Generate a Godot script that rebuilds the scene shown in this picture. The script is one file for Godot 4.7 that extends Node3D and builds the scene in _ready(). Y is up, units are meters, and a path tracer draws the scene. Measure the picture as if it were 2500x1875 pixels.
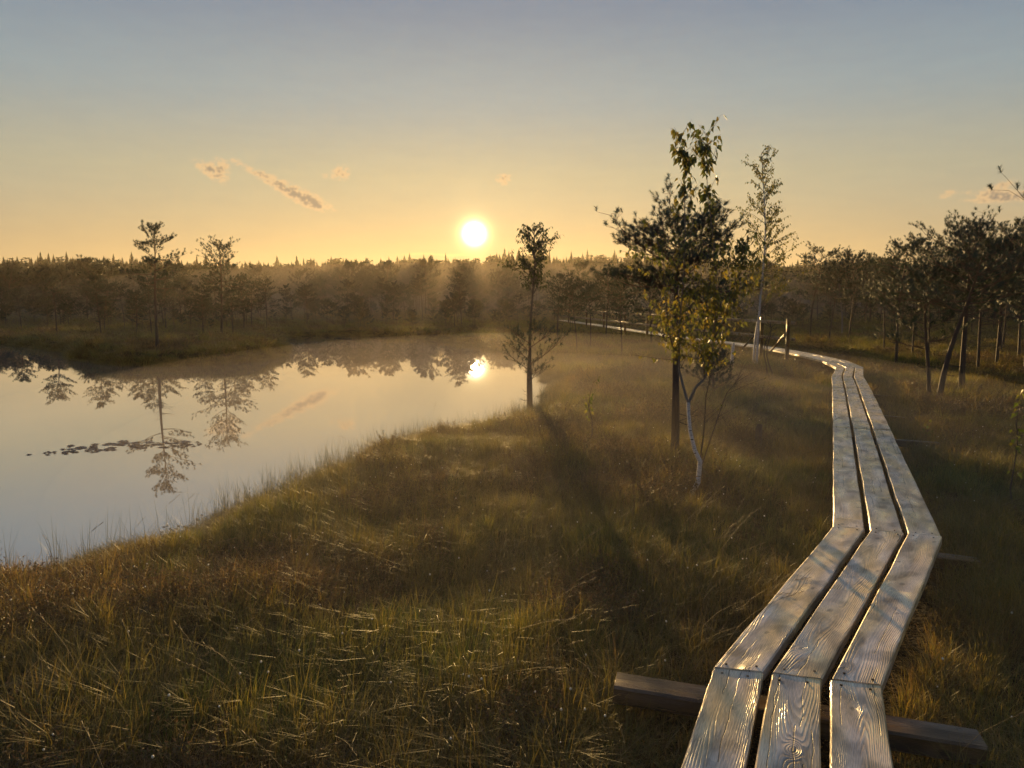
extends Node3D
# A bog pond and a plank boardwalk at sunset. Units are metres; the boardwalk's top is y = 0, the water lies at y = -0.5.

const WATER_Y := -0.5
const SUN_AZ := -2.76
const SUN_EL := 4.88
var used := {}
var ground_noise := FastNoiseLite.new()
var hummock_noise := FastNoiseLite.new()
var patch_noise := FastNoiseLite.new()
var tone_noise := FastNoiseLite.new()

# ------------------------------------------------------------------ small helpers
func rng_of(s: int) -> RandomNumberGenerator:
	var r := RandomNumberGenerator.new()
	r.seed = s * 7919 + 13
	return r

func numbered(called: String) -> String:
	var k: int = used.get(called, 0)
	used[called] = k + 1
	return called if k == 0 else "%s_%03d" % [called, k]

func tag(o: Node, label: String, category: String, group := "") -> void:
	o.set_meta("label", label)
	o.set_meta("category", category)
	if group:
		o.set_meta("group", group)

func thing(called: String, label: String, category: String, at := Vector3.ZERO, turn := 0.0, group := "") -> Node3D:
	var o := Node3D.new()
	o.name = numbered(called)
	add_child(o)
	o.position = at
	o.rotation.y = turn
	tag(o, label, category, group)
	return o

func part(called: String, m: Mesh, mat: Material, parent: Node, kind := "") -> MeshInstance3D:
	var o := MeshInstance3D.new()
	o.name = called if parent != self else numbered(called)
	o.mesh = m
	o.material_override = mat
	parent.add_child(o, true)
	if kind:
		o.set_meta("kind", kind)
	return o

class MB:
	var v := PackedVector3Array()
	var n := PackedVector3Array()
	var c := PackedColorArray()
	var uv := PackedVector2Array()
	var ix := PackedInt32Array()
	func tri(a: Vector3, b: Vector3, d: Vector3, ca: Color, cb: Color, cd: Color) -> void:
		var k := v.size()
		v.append(a); v.append(b); v.append(d)
		c.append(ca); c.append(cb); c.append(cd)
		ix.append(k); ix.append(k + 1); ix.append(k + 2)
	func quad(a: Vector3, b: Vector3, d: Vector3, e: Vector3, col: Color) -> void:
		var k := v.size()
		v.append(a); v.append(b); v.append(d); v.append(e)
		for i in 4: c.append(col)
		for i in [0, 1, 2, 0, 2, 3]: ix.append(k + i)
	func tube(pts: Array, rad: Array, sides: int, col: Color, col2 := Color(-1, 0, 0), vscale := 2.0) -> void:
		var along := 0.0
		var k0 := v.size()
		var side := Vector3.RIGHT
		for i in pts.size():
			var d: Vector3 = (pts[mini(i + 1, pts.size() - 1)] - pts[maxi(i - 1, 0)]).normalized()
			side = (side - d * side.dot(d))
			if side.length() < 0.05:
				side = d.cross(Vector3.FORWARD)
			side = side.normalized()
			var up := side.cross(d)
			if i > 0:
				along += (pts[i] - pts[i - 1]).length()
			var cc := col if col2.r < 0 else col.lerp(col2, float(i) / (pts.size() - 1))
			for s in sides + 1:
				var a := TAU * s / sides
				var o := side * cos(a) + up * sin(a)
				v.append(pts[i] + o * rad[i]); n.append(o); c.append(cc); uv.append(Vector2(float(s) / sides, along * vscale))
		for i in pts.size() - 1:
			for s in sides:
				var q := k0 + i * (sides + 1) + s
				for w in [q, q + 1, q + sides + 2, q, q + sides + 2, q + sides + 1]: ix.append(w)
	func done() -> ArrayMesh:
		var a := []
		a.resize(Mesh.ARRAY_MAX)
		a[Mesh.ARRAY_VERTEX] = v
		if n.size() == v.size(): a[Mesh.ARRAY_NORMAL] = n
		if c.size() == v.size(): a[Mesh.ARRAY_COLOR] = c
		if uv.size() == v.size(): a[Mesh.ARRAY_TEX_UV] = uv
		a[Mesh.ARRAY_INDEX] = ix
		var m := ArrayMesh.new()
		m.add_surface_from_arrays(Mesh.PRIMITIVE_TRIANGLES, a)
		return m

func lin(r: float, g: float, b: float) -> Color:
	return Color(r / 255.0, g / 255.0, b / 255.0).srgb_to_linear()

func shifted(c: Color, f: float) -> Color:
	return Color(c.r * f, c.g * f, c.b * f)

# ------------------------------------------------------------------ materials
var mats := {}
func make_materials() -> void:
	for spec in [["grass", 0.55, 1.0], ["needles", 0.6, 0.45], ["leaf", 0.5, 0.85], ["heather", 0.7, 0.4], ["straw", 0.65, 0.7]]:
		var m := StandardMaterial3D.new()
		m.vertex_color_use_as_albedo = true
		m.roughness = spec[1]
		m.cull_mode = BaseMaterial3D.CULL_DISABLED
		m.backlight_enabled = true
		m.backlight = Color(spec[2], spec[2], spec[2]).linear_to_srgb()
		mats[spec[0]] = m
	var bark_noise := NoiseTexture2D.new()
	var f := FastNoiseLite.new()
	f.seed = 5
	f.frequency = 0.03
	f.fractal_octaves = 5
	bark_noise.width = 256; bark_noise.height = 256; bark_noise.seamless = true; bark_noise.noise = f
	var b := StandardMaterial3D.new()
	b.vertex_color_use_as_albedo = true
	b.roughness = 0.85
	b.heightmap_enabled = true
	b.heightmap_texture = bark_noise
	b.heightmap_scale = 1.2
	b.uv1_scale = Vector3(2, 0.7, 1)
	mats.bark = b
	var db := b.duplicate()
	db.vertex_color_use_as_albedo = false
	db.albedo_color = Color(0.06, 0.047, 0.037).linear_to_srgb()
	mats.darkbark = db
	# white birch bark with dark lenticels and scars
	var img := Image.create(64, 256, false, Image.FORMAT_RGB8)
	img.fill(Color(0.74, 0.71, 0.68))
	var r := rng_of(77)
	for k in 240:
		var w := r.randi_range(3, 16)
		var c := Color(0.34, 0.30, 0.28).lerp(Color(0.62, 0.58, 0.55), r.randf())
		img.fill_rect(Rect2i(r.randi_range(-4, 62), r.randi_range(0, 255), w, 1 + int(r.randf() < 0.25)), c)
	for k in 7:
		var y := r.randi_range(0, 250)
		img.fill_rect(Rect2i(r.randi_range(0, 50), y, r.randi_range(8, 20), r.randi_range(3, 6)), Color(0.13, 0.115, 0.105))
	var bm := StandardMaterial3D.new()
	bm.albedo_texture = ImageTexture.create_from_image(img)
	bm.roughness = 0.6
	mats.birch = bm
	# ground moss and peat
	var gm := StandardMaterial3D.new()
	var gt := NoiseTexture2D.new()
	var gn := FastNoiseLite.new()
	gn.seed = 21; gn.frequency = 0.02; gn.fractal_octaves = 6; gn.fractal_gain = 0.6
	gt.width = 512; gt.height = 512; gt.seamless = true; gt.noise = gn
	var ramp := Gradient.new()
	ramp.set_color(0, Color(0.45, 0.36, 0.28)); ramp.set_color(1, Color(1, 0.96, 0.85))
	gt.color_ramp = ramp
	gm.albedo_texture = gt
	gm.vertex_color_use_as_albedo = true
	gm.roughness = 0.95
	gm.metallic_specular = 0.2
	gm.uv1_triplanar = true
	gm.uv1_world_triplanar = true
	gm.uv1_scale = Vector3(0.9, 0.9, 0.9)
	var hn := NoiseTexture2D.new()
	hn.width = 512; hn.height = 512; hn.seamless = true; hn.noise = gn
	gm.heightmap_enabled = true
	gm.heightmap_texture = hn
	gm.heightmap_scale = 5.0
	mats.ground = gm
	# the pond: dark, calm bog water
	var wm := StandardMaterial3D.new()
	wm.albedo_color = Color(0.74, 0.75, 0.77)
	wm.metallic = 0.86
	wm.roughness = 0.005
	mats.water = wm
	var wet := StandardMaterial3D.new()
	wet.albedo_color = Color(0.16, 0.13, 0.09)
	wet.roughness = 0.35
	mats.weed = wet
	var nail := StandardMaterial3D.new()
	nail.albedo_color = Color(0.12, 0.10, 0.09)
	nail.metallic = 0.6
	nail.roughness = 0.6
	mats.nail = nail
	mats.wood = []
	for k in 5:
		mats.wood.append(wood_material(k))
	var shade_toned: StandardMaterial3D = mats.wood[1].duplicate()
	shade_toned.albedo_color = Color(0.50, 0.45, 0.40)  # plank wood darkened: the shade under the boards is put into its colour
	shade_toned.clearcoat_enabled = false
	mats.shade_toned_wood = shade_toned
	var rail: StandardMaterial3D = mats.wood[3].duplicate()
	rail.albedo_color = Color(0.66, 0.62, 0.58)
	mats.rail_wood = rail
	var dn := StandardMaterial3D.new()
	dn.albedo_color = Color(0.85, 0.80, 0.68)
	dn.roughness = 0.5
	mats.down = dn

# Weathered softwood: growth rings cut at a slant by the saw, bent round knots, with drying cracks and damp stains. 256 px are 0.2 m across, 1536 px are 4.6 m along.
func wood_material(k: int) -> StandardMaterial3D:
	var W := 256
	var L := 1536
	var r := rng_of(300 + k)
	var n := FastNoiseLite.new()
	n.seed = 40 + k; n.frequency = 1.0; n.fractal_octaves = 2
	var fib := FastNoiseLite.new()
	fib.seed = 90 + k; fib.frequency = 1.0; fib.fractal_octaves = 2
	var x0 := r.randf_range(-0.05, 0.05)
	var d0 := r.randf_range(0.012, 0.05)
	var spacing := r.randf_range(0.0045, 0.0075)
	var knots := []
	var y := r.randf_range(0.1, 0.5)
	while y < 4.6:
		knots.append([r.randf_range(-0.075, 0.075), y, r.randf_range(0.012, 0.022), r.randf_range(0.02, 0.045)])
		y += r.randf_range(0.35, 0.75)
	var cracks := []
	for q in 9:
		cracks.append([r.randf_range(-0.08, 0.08), r.randf_range(0, 4.4), r.randf_range(0.2, 0.7)])
	var al := PackedByteArray(); al.resize(W * L * 3)
	var he := PackedByteArray(); he.resize(W * L)
	var ro := PackedByteArray(); ro.resize(W * L)
	var near := []
	for j in L:
		var wy := 4.6 * j / L
		if j % 16 == 0:
			near.clear()
			for kn in knots:
				if absf(kn[1] - wy) < 0.22: near.append(kn)
		var cx := x0 + 0.03 * n.get_noise_2d(wy * 0.9, 3.0)
		var dep := d0 + 0.035 * n.get_noise_2d(wy * 0.55, 31.0)
		for i in W:
			var wx := 0.2 * (float(i) / W - 0.5)
			var rr := sqrt((wx - cx) * (wx - cx) + dep * dep) + 0.0028 * n.get_noise_2d(wx * 30.0, wy * 2.2)
			var dark := 0.0
			for kn in near:
				var ex: float = (wx - kn[0]) / kn[2]
				var ey: float = (wy - kn[1]) / (kn[2] * 1.9)
				var e := ex * ex + ey * ey
				if e < 9.0:
					rr += kn[3] * exp(-e * 0.5)
					if e < 0.5: dark = maxf(dark, 0.5 - e)
			var p := fposmod(rr / spacing, 1.0)
			var ring := (p / 0.72) if p < 0.72 else (1.0 - p) / 0.28
			ring = ring * ring * (3.0 - 2.0 * ring)
			var fi := fib.get_noise_2d(wx * 620.0, wy * 16.0)
			var stain := n.get_noise_2d(wx * 9.0 + 50.0, wy * 2.4)
			var relief := clampf(0.45 + 1.3 * n.get_noise_2d(wx * 7.0 + 20.0, wy * 1.1 + 33.0), 0.12, 1.0)
			var h := 0.30 + 0.5 * ring * relief + 0.13 * fi - dark * 0.2
			var crack := 0.0
			for ck in cracks:
				if wy > ck[1] and wy < ck[1] + ck[2]:
					var off: float = absf(wx - ck[0] - 0.007 * n.get_noise_2d(wy * 5.0, ck[0] * 900.0))
					if off < 0.0016: crack = 1.0
			h -= crack * 0.3
			var grime := clampf(1.6 * n.get_noise_2d(wx * 4.0 + 90.0, wy * 3.1 + 11.0) - 0.15, 0.0, 0.5) + clampf(absf(wx) * 10.0 - 0.82, 0.0, 0.18) * 1.2
			var line := 1.0 if p > 0.66 and p < 0.86 else 0.0
			var a := 0.75 + 0.20 * ring * (0.5 + 0.5 * relief) - line * 0.15 * (0.4 + 0.6 * relief) + 0.16 * fi + 0.20 * stain - grime * 0.32 - dark * 0.5 - crack * 0.4
			var warm := clampf(0.5 + 1.1 * n.get_noise_2d(wx * 5.0 + 9.0, wy * 1.3 + 70.0), 0, 1)
			var o := j * W + i
			al[o * 3] = clampi(int(255.0 * a * (1.0 + 0.05 * warm)), 0, 255)
			al[o * 3 + 1] = clampi(int(255.0 * a * 0.90), 0, 255)
			al[o * 3 + 2] = clampi(int(255.0 * a * (0.79 - 0.15 * warm)), 0, 255)
			he[o] = clampi(int(255.0 * h), 0, 255)
			ro[o] = clampi(int(255.0 * (0.36 - 0.24 * stain - 0.06 * ring + 0.05 * fi + crack * 0.3)), 40, 255)
	var m := StandardMaterial3D.new()
	m.albedo_texture = ImageTexture.create_from_image(Image.create_from_data(W, L, false, Image.FORMAT_RGB8, al))
	m.metallic_specular = 0.35
	m.roughness = 1.0
	m.roughness_texture = ImageTexture.create_from_image(Image.create_from_data(W, L, false, Image.FORMAT_L8, ro))
	m.roughness_texture_channel = BaseMaterial3D.TEXTURE_CHANNEL_RED
	m.heightmap_enabled = true
	m.heightmap_texture = ImageTexture.create_from_image(Image.create_from_data(W, L, false, Image.FORMAT_L8, he))
	m.heightmap_scale = 0.27
	m.clearcoat_enabled = true  # damp with dew
	m.clearcoat = 0.22
	m.clearcoat_roughness = 0.20
	return m

# ------------------------------------------------------------------ sky
func base_sky(az: float, el: float) -> Color:
	const K := 0.455
	var w := exp(-pow((az - SUN_AZ) / 60.0, 2.0))
	var hor := lin(150, 138, 122).lerp(lin(214, 180, 120), w)
	var low := lin(140, 150, 150).lerp(lin(186, 179, 147), w)
	var mid := lin(120, 140, 157).lerp(lin(154, 166, 166), w)
	var high := lin(96, 122, 156).lerp(lin(122, 137, 156), w)
	var top := lin(98, 122, 158)
	if el < 9.0: return K * hor.lerp(low, smoothstep(1.0, 9.5, el))
	if el < 14.5: return K * low.lerp(mid, smoothstep(8.0, 15.0, el))
	if el < 22.0: return K * mid.lerp(high, smoothstep(13.5, 22.0, el))
	return K * high.lerp(top, smoothstep(20.0, 90.0, el))

func make_sky() -> Sky:
	var small := Image.create(512, 256, false, Image.FORMAT_RGBF)
	for j in 256:
		var el := 90.0 - (j + 0.5) * 180.0 / 256.0
		for i in 512:
			small.set_pixel(i, j, base_sky((i + 0.5) * 360.0 / 512.0 - 180.0, maxf(el, 0.0)))
	small.resize(4096, 2048, Image.INTERPOLATE_BILINEAR)
	var n := FastNoiseLite.new()
	n.seed = 8; n.frequency = 1.0; n.fractal_octaves = 4
	# azimuth, elevation, half length, half height, slant, density
	var clouds := [[-20.95, 8.7, 0.95, 0.33, -32.0, 1.1], [-20.25, 9.0, 0.55, 0.45, -50.0, 0.9], [-19.3, 9.42, 0.35, 0.22, -20.0, 0.55], [-17.7, 8.6, 1.1, 0.26, -25.0, 0.8], [-16.2, 7.85, 1.25, 0.34, -27.0, 1.0], [-14.6, 7.15, 1.2, 0.4, -24.0, 1.5], [-14.2, 6.75, 1.3, 0.25, -12.0, 0.5],
		[-12.2, 9.0, 0.5, 0.45, 0.0, 0.9], [-13.0, 8.75, 0.8, 0.25, 10.0, 0.35], [-0.6, 8.75, 0.5, 0.36, 20.0, 0.85], [32.7, 6.4, 1.9, 0.26, 2.0, 1.5], [31.6, 6.85, 0.9, 0.32, 22.0, 0.9], [28.9, 6.75, 0.45, 0.22, 15.0, 0.7], [30.0, 6.75, 0.4, 0.15, 8.0, 0.35], [-33.5, 10.5, 1.5, 0.2, -10.0, 0.2]]
	var sun := Vector3(sin(deg_to_rad(SUN_AZ)) * cos(deg_to_rad(SUN_EL)), sin(deg_to_rad(SUN_EL)), -cos(deg_to_rad(SUN_AZ)) * cos(deg_to_rad(SUN_EL)))
	for j in range(660, 1030):
		var el := 90.0 - (j + 0.5) * 180.0 / 2048.0
		for i in range(1480, 2620):
			var az := (i + 0.5) * 360.0 / 4096.0 - 180.0
			var c := small.get_pixel(i, j)
			var d := Vector3(sin(deg_to_rad(az)) * cos(deg_to_rad(el)), sin(deg_to_rad(el)), -cos(deg_to_rad(az)) * cos(deg_to_rad(el)))
			var t := rad_to_deg((d - sun).length())
			# thin streaks of high haze
			var veil := 0.035 * n.get_noise_2d(az * 0.22 + el * 0.05, el * 1.1)
			c = Color(c.r * (1.0 + veil), c.g * (1.0 + veil), c.b * (1.0 + veil * 0.6))
			if el < 12.0:
				var dens := 0.0
				for k in clouds:
					var x: float = az - k[0]
					var y: float = el - k[1]
					if absf(x) < k[2] * 2.2 and absf(y) < k[2] * 2.2:
						var cs := cos(deg_to_rad(k[4]))
						var sn := sin(deg_to_rad(k[4]))
						var e := pow((x * cs + y * sn) / k[2], 2.0) + pow((y * cs - x * sn) / k[3], 2.0)
						dens += k[5] * exp(-e * 0.9)
				if dens > 0.03:
					var f := 0.62 * n.get_noise_2d(az * 1.3, el * 2.6) + 0.5 * n.get_noise_2d(az * 3.7 + 20.0, el * 6.0)
					var q := dens * (1.0 + 1.5 * f) + 0.5 * f * minf(dens, 0.5)
					var cover := smoothstep(0.12, 0.75, q)
					var core := smoothstep(0.75, 1.5, q - 0.3 * n.get_noise_2d(az * 2.0, el * 5.0 + 9.0))
					var tint := 0.455 * lin(228, 190, 140).lerp(lin(134, 124, 112), core)
					c = c.lerp(tint, cover * 0.85)
				# thin bright bar of cloud over the far forest
				var bar := exp(-pow((el - 3.38 - 0.05 * sin(az * 1.7)) / 0.07, 2.0)) * smoothstep(-9.0, -7.0, az) * (1.0 - smoothstep(-2.6, -2.0, az))
				c = c.lerp(0.5 * lin(252, 208, 120), bar * 0.6)
			# bright air round the sun
			var glow := 0.9 * exp(-pow(t / 0.95, 2.0)) + 0.10 * exp(-t / 1.8) + 0.01 * exp(-t / 6.0)
			c += Color(1.0 * glow, 0.72 * glow, 0.30 * glow)
			var core2 := exp(-pow(t / 0.46, 2.0))
			c += Color(14.0, 11.5, 7.5) * core2
			small.set_pixel(i, j, c)
	var m := PanoramaSkyMaterial.new()
	m.panorama = ImageTexture.create_from_image(small)
	var s := Sky.new()
	s.sky_material = m
	return s

# ------------------------------------------------------------------ the lie of the land
const SHORE := [Vector2(-46, -8), Vector2(-20, -3.2), Vector2(-8, -4.1), Vector2(-5.0, -4.6), Vector2(-3.6, -5.15), Vector2(-3.22, -5.4), Vector2(-2.94, -5.75), Vector2(-2.72, -6.2), Vector2(-2.52, -6.7), Vector2(-2.5, -7.15), Vector2(-2.18, -8.0), Vector2(-2.0, -9.2),
	Vector2(-1.4, -10.3), Vector2(-0.9, -10.95), Vector2(-0.38, -11.4), Vector2(0.2, -12.6), Vector2(0.62, -14.2), Vector2(0.85, -16.0), Vector2(0.95, -18.5), Vector2(0.8, -22.0), Vector2(0.5, -27.0), Vector2(-0.8, -33.0), Vector2(-3.0, -39.0), Vector2(-6.0, -43.5), Vector2(-9.5, -45.0),
	Vector2(-12.5, -43.0), Vector2(-11.6, -38.0), Vector2(-9.6, -33.0), Vector2(-8.5, -28.5), Vector2(-8.3, -26.0), Vector2(-9.0, -24.3), Vector2(-10.6, -23.6), Vector2(-12.6, -24.1), Vector2(-15.2, -26.6), Vector2(-18.6, -31.5), Vector2(-24.0, -36.0), Vector2(-46, -44)]
const PATH_L := [Vector2(-0.93, 1.2), Vector2(0.83, -3.03), Vector2(2.15, -5.03), Vector2(3.86, -9.15), Vector2(5.59, -13.36), Vector2(6.43, -15.42), Vector2(7.37, -17.46), Vector2(7.87, -19.5), Vector2(8.05, -21.9), Vector2(8.05, -24.2), Vector2(7.7, -27.4), Vector2(6.85, -32.0), Vector2(6.0, -40.0), Vector2(5.0, -50.0), Vector2(3.6, -62.0)]
const PATH_R := [Vector2(-0.32, 1.46), Vector2(1.455, -2.88), Vector2(2.76, -4.81), Vector2(4.45, -8.93), Vector2(6.2, -13.24), Vector2(7.03, -15.33), Vector2(8.0, -17.47), Vector2(8.5, -19.5), Vector2(8.68, -21.95), Vector2(8.68, -24.3), Vector2(8.32, -27.5), Vector2(7.47, -32.1), Vector2(6.62, -40.1), Vector2(5.62, -50.1), Vector2(4.22, -62.1)]
const GX0 := -47.0
const GZ0 := -78.0
const GS := 0.32
const GNX := 260
const GNZ := 266
var grid_h := PackedFloat32Array()
var grid_d := PackedFloat32Array()
var grid_p := PackedFloat32Array()

func seg_dist(p: Vector2, a: Vector2, b: Vector2) -> float:
	var ab := b - a
	var t := clampf((p - a).dot(ab) / ab.length_squared(), 0.0, 1.0)
	return p.distance_to(a + ab * t)

func make_grid() -> void:
	var poly := PackedVector2Array(SHORE)
	var mid := []
	for i in PATH_L.size():
		mid.append((PATH_L[i] + PATH_R[i]) * 0.5)
	grid_h.resize(GNX * GNZ); grid_d.resize(GNX * GNZ); grid_p.resize(GNX * GNZ)
	for j in GNZ:
		for i in GNX:
			var p := Vector2(GX0 + i * GS, GZ0 + j * GS)
			var q := p + Vector2(0.22 * hummock_noise.get_noise_2d(p.x * 1.3 + 70, p.y * 1.3), 0.3 * hummock_noise.get_noise_2d(p.x * 1.3, p.y * 1.3 + 40)) * (1.0 + 0.03 * p.length())
			var d := 1e9
			for k in poly.size():
				d = minf(d, seg_dist(q, poly[k], poly[(k + 1) % poly.size()]))
			if Geometry2D.is_point_in_polygon(q, poly): d = -d
			var b := 1e9
			for k in mid.size() - 1:
				b = minf(b, seg_dist(p, mid[k], mid[k + 1]))
			var o := j * GNX + i
			grid_d[o] = d
			grid_p[o] = b
			grid_h[o] = shape_h(p.x, p.y, d, b)

func shape_h(x: float, z: float, d: float, b: float) -> float:
	if d < 0.0:
		return -0.57 - 0.5 * minf(-d, 1.0)
	var t := smoothstep(0.0, 0.45, d)
	var h := -0.57 + 0.29 * t
	var calm := smoothstep(0.3, 1.2, b)
	h += t * (0.11 * hummock_noise.get_noise_2d(x, z) + 0.10 * ground_noise.get_noise_2d(x, z)) * (0.35 + 0.65 * calm)
	h += 0.30 * exp(-pow((x + 12.5) / 9.0, 2.0) - pow((z + 29.0) / 5.0, 2.0)) * t
	h += 0.4 * smoothstep(70.0, 260.0, Vector2(x, z).length())
	return h

func look_up(g: PackedFloat32Array, x: float, z: float, outside: float) -> float:
	var fx := (x - GX0) / GS
	var fz := (z - GZ0) / GS
	if fx < 0 or fz < 0 or fx >= GNX - 1 or fz >= GNZ - 1:
		return outside
	var i := int(fx)
	var j := int(fz)
	var o := j * GNX + i
	return lerpf(lerpf(g[o], g[o + 1], fx - i), lerpf(g[o + GNX], g[o + GNX + 1], fx - i), fz - j)

func land(x: float, z: float) -> float:
	var h := look_up(grid_h, x, z, 1e9)
	return h if h < 1e8 else shape_h(x, z, 5.0, 50.0)

func shore(x: float, z: float) -> float:
	return look_up(grid_d, x, z, 20.0)

func off_path(x: float, z: float) -> float:
	return look_up(grid_p, x, z, 50.0)

func make_ground() -> void:
	var xs := []
	var zs := []
	for k in [-1200, -800, -540, -380, -270, -190, -135, -98, -75, -60, -52]: xs.append(float(k))
	var x := -46.0
	while x < 35.0:
		xs.append(x)
		x += 0.35 if absf(x) < 12 else 0.6
	for k in [38, 43, 51, 63, 80, 105, 140, 190, 260, 370, 540, 800, 1200]: xs.append(float(k))
	for k in [-1400, -1000, -700, -520, -420, -350, -290, -240, -200, -165, -138, -116, -100, -90, -83]: zs.append(float(k))
	var z := -76.0
	while z < 6.0:
		zs.append(z)
		z += 0.6 if z < -26 else 0.3
	for k in [7, 9, 13, 20, 40, 90, 200]: zs.append(float(k))
	var m := MB.new()
	for zz in zs:
		for xx in xs:
			m.v.append(Vector3(xx, land(xx, zz), zz))
			var a := 0.5 + 0.9 * patch_noise.get_noise_2d(xx, zz)
			var c := Color(0.060, 0.058, 0.020).lerp(Color(0.090, 0.048, 0.024), clampf(a, 0, 1))
			c = shifted(c, 0.8 + 0.4 * tone_noise.get_noise_2d(xx, zz))
			m.c.append(c)
	var w := xs.size()
	for j in zs.size() - 1:
		for i in w - 1:
			var o := j * w + i
			for q in [o, o + 1, o + w + 1, o, o + w + 1, o + w]: m.ix.append(q)
	var st := SurfaceTool.new()
	st.create_from(m.done(), 0)
	st.generate_normals()
	part("ground", st.commit(), mats.ground, self, "structure")
	var wp := PlaneMesh.new()
	wp.size = Vector2(60, 46)
	var wo := part("water", wp, mats.water, self, "structure")
	wo.position = Vector3(-24, WATER_Y, -24)

# ------------------------------------------------------------------ boardwalk
func plank_mesh(a: Vector2, b: Vector2, c: Vector2, d: Vector2, y: float, tilt: float, r: RandomNumberGenerator, thick := 0.05) -> ArrayMesh:
	# a-b: near end left to right, c-d: far end left to right
	var m := MB.new()
	var along := ((c + d) * 0.5 - (a + b) * 0.5).length()
	var seg := maxi(4, int(along / 0.35))
	var wide := a.distance_to(b)
	var bev := 0.006 / wide
	var prof := [Vector2(0, -thick), Vector2(0, -0.007), Vector2(bev, 0), Vector2(0.5, -0.0015), Vector2(1.0 - bev, 0), Vector2(1, -0.007), Vector2(1, -thick)]
	var u0 := r.randf() * 0.1
	var v0 := r.randf()
	var flip := -1.0 if r.randf() < 0.5 else 1.0
	var wl := []
	for i in seg + 1:
		wl.append([r.randf_range(-0.004, 0.004), r.randf_range(-0.004, 0.004), r.randf_range(-0.002, 0.002)])
	for q in prof.size() - 1:
		for i in seg:
			var k := m.v.size()
			for ij in [[i, q], [i, q + 1], [i + 1, q + 1], [i + 1, q]]:
				var t: float = float(ij[0]) / seg
				var pr: Vector2 = prof[ij[1]]
				var l := a.lerp(c, t)
				var rt := b.lerp(d, t)
				var sd := (rt - l).normalized()
				l += sd * wl[ij[0]][0]
				rt += sd * wl[ij[0]][1]
				var p := l.lerp(rt, pr.x)
				m.v.append(Vector3(p.x, y + pr.y + tilt * (pr.x - 0.5) + wl[ij[0]][2], p.y))
				m.uv.append(Vector2(u0 + (0.5 + flip * (pr.x - 0.5)) * wide / 0.21 + (pr.y / 0.21 if pr.y < -0.01 else 0.0), v0 + t * along / 4.6))
			for w in [k, k + 3, k + 2, k, k + 2, k + 1]: m.ix.append(w)
	for e in [0, 1]:
		var k := m.v.size()
		var l := a if e == 0 else c
		var rt := b if e == 0 else d
		for pr in [Vector2(0, -thick), Vector2(0, -0.007), Vector2(bev, 0), Vector2(1.0 - bev, 0), Vector2(1, -0.007), Vector2(1, -thick)]:
			var p := l.lerp(rt, pr.x)
			m.v.append(Vector3(p.x, y + pr.y + tilt * (pr.x - 0.5), p.y))
			m.uv.append(Vector2(pr.x, v0 + pr.y))
		for w in 4:
			m.ix.append(k); m.ix.append(k + w + 1); m.ix.append(k + w + 2)
	return m.done()

func bar_mesh(a: Vector3, b: Vector3, w: float, h: float, u := 0.0) -> ArrayMesh:
	# a squared timber from a to b with chamfered edges
	var d := (b - a).normalized()
	var side := d.cross(Vector3.UP)
	if side.length() < 0.1: side = Vector3.RIGHT
	side = side.normalized()
	var up := side.cross(d).normalized()
	var ch := minf(w, h) * 0.12
	var ring := [Vector2(-w / 2, -h / 2 + ch), Vector2(-w / 2, h / 2 - ch), Vector2(-w / 2 + ch, h / 2), Vector2(w / 2 - ch, h / 2), Vector2(w / 2, h / 2 - ch), Vector2(w / 2, -h / 2 + ch), Vector2(w / 2 - ch, -h / 2), Vector2(-w / 2 + ch, -h / 2)]
	var m := MB.new()
	var len := a.distance_to(b)
	var seg := maxi(1, int(len / 1.0))
	for s in seg:
		var p0 := a.lerp(b, float(s) / seg)
		var p1 := a.lerp(b, float(s + 1) / seg)
		var run := 0.0
		for i in 8:
			var q0: Vector2 = ring[i]
			var q1: Vector2 = ring[(i + 1) % 8]
			var k := m.v.size()
			for pq in [[p0, q0, 0, s], [p0, q1, 1, s], [p1, q1, 1, s + 1], [p1, q0, 0, s + 1]]:
				m.v.append(pq[0] + side * pq[1].x + up * pq[1].y)
				m.uv.append(Vector2(u + (run + pq[2] * q0.distance_to(q1)) / 0.21, pq[3] * len / seg / 4.6 + u))
			run += q0.distance_to(q1)
			for w2 in [k, k + 3, k + 2, k, k + 2, k + 1]: m.ix.append(w2)
	for e in 2:
		var k := m.v.size()
		for i in 8:
			m.v.append((a if e == 0 else b) + side * ring[i].x + up * ring[i].y)
			m.uv.append(Vector2(u + ring[i].x, ring[i].y))
		for i in 6:
			m.ix.append(k); m.ix.append(k + i + 1); m.ix.append(k + i + 2)
	return m.done()

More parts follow.
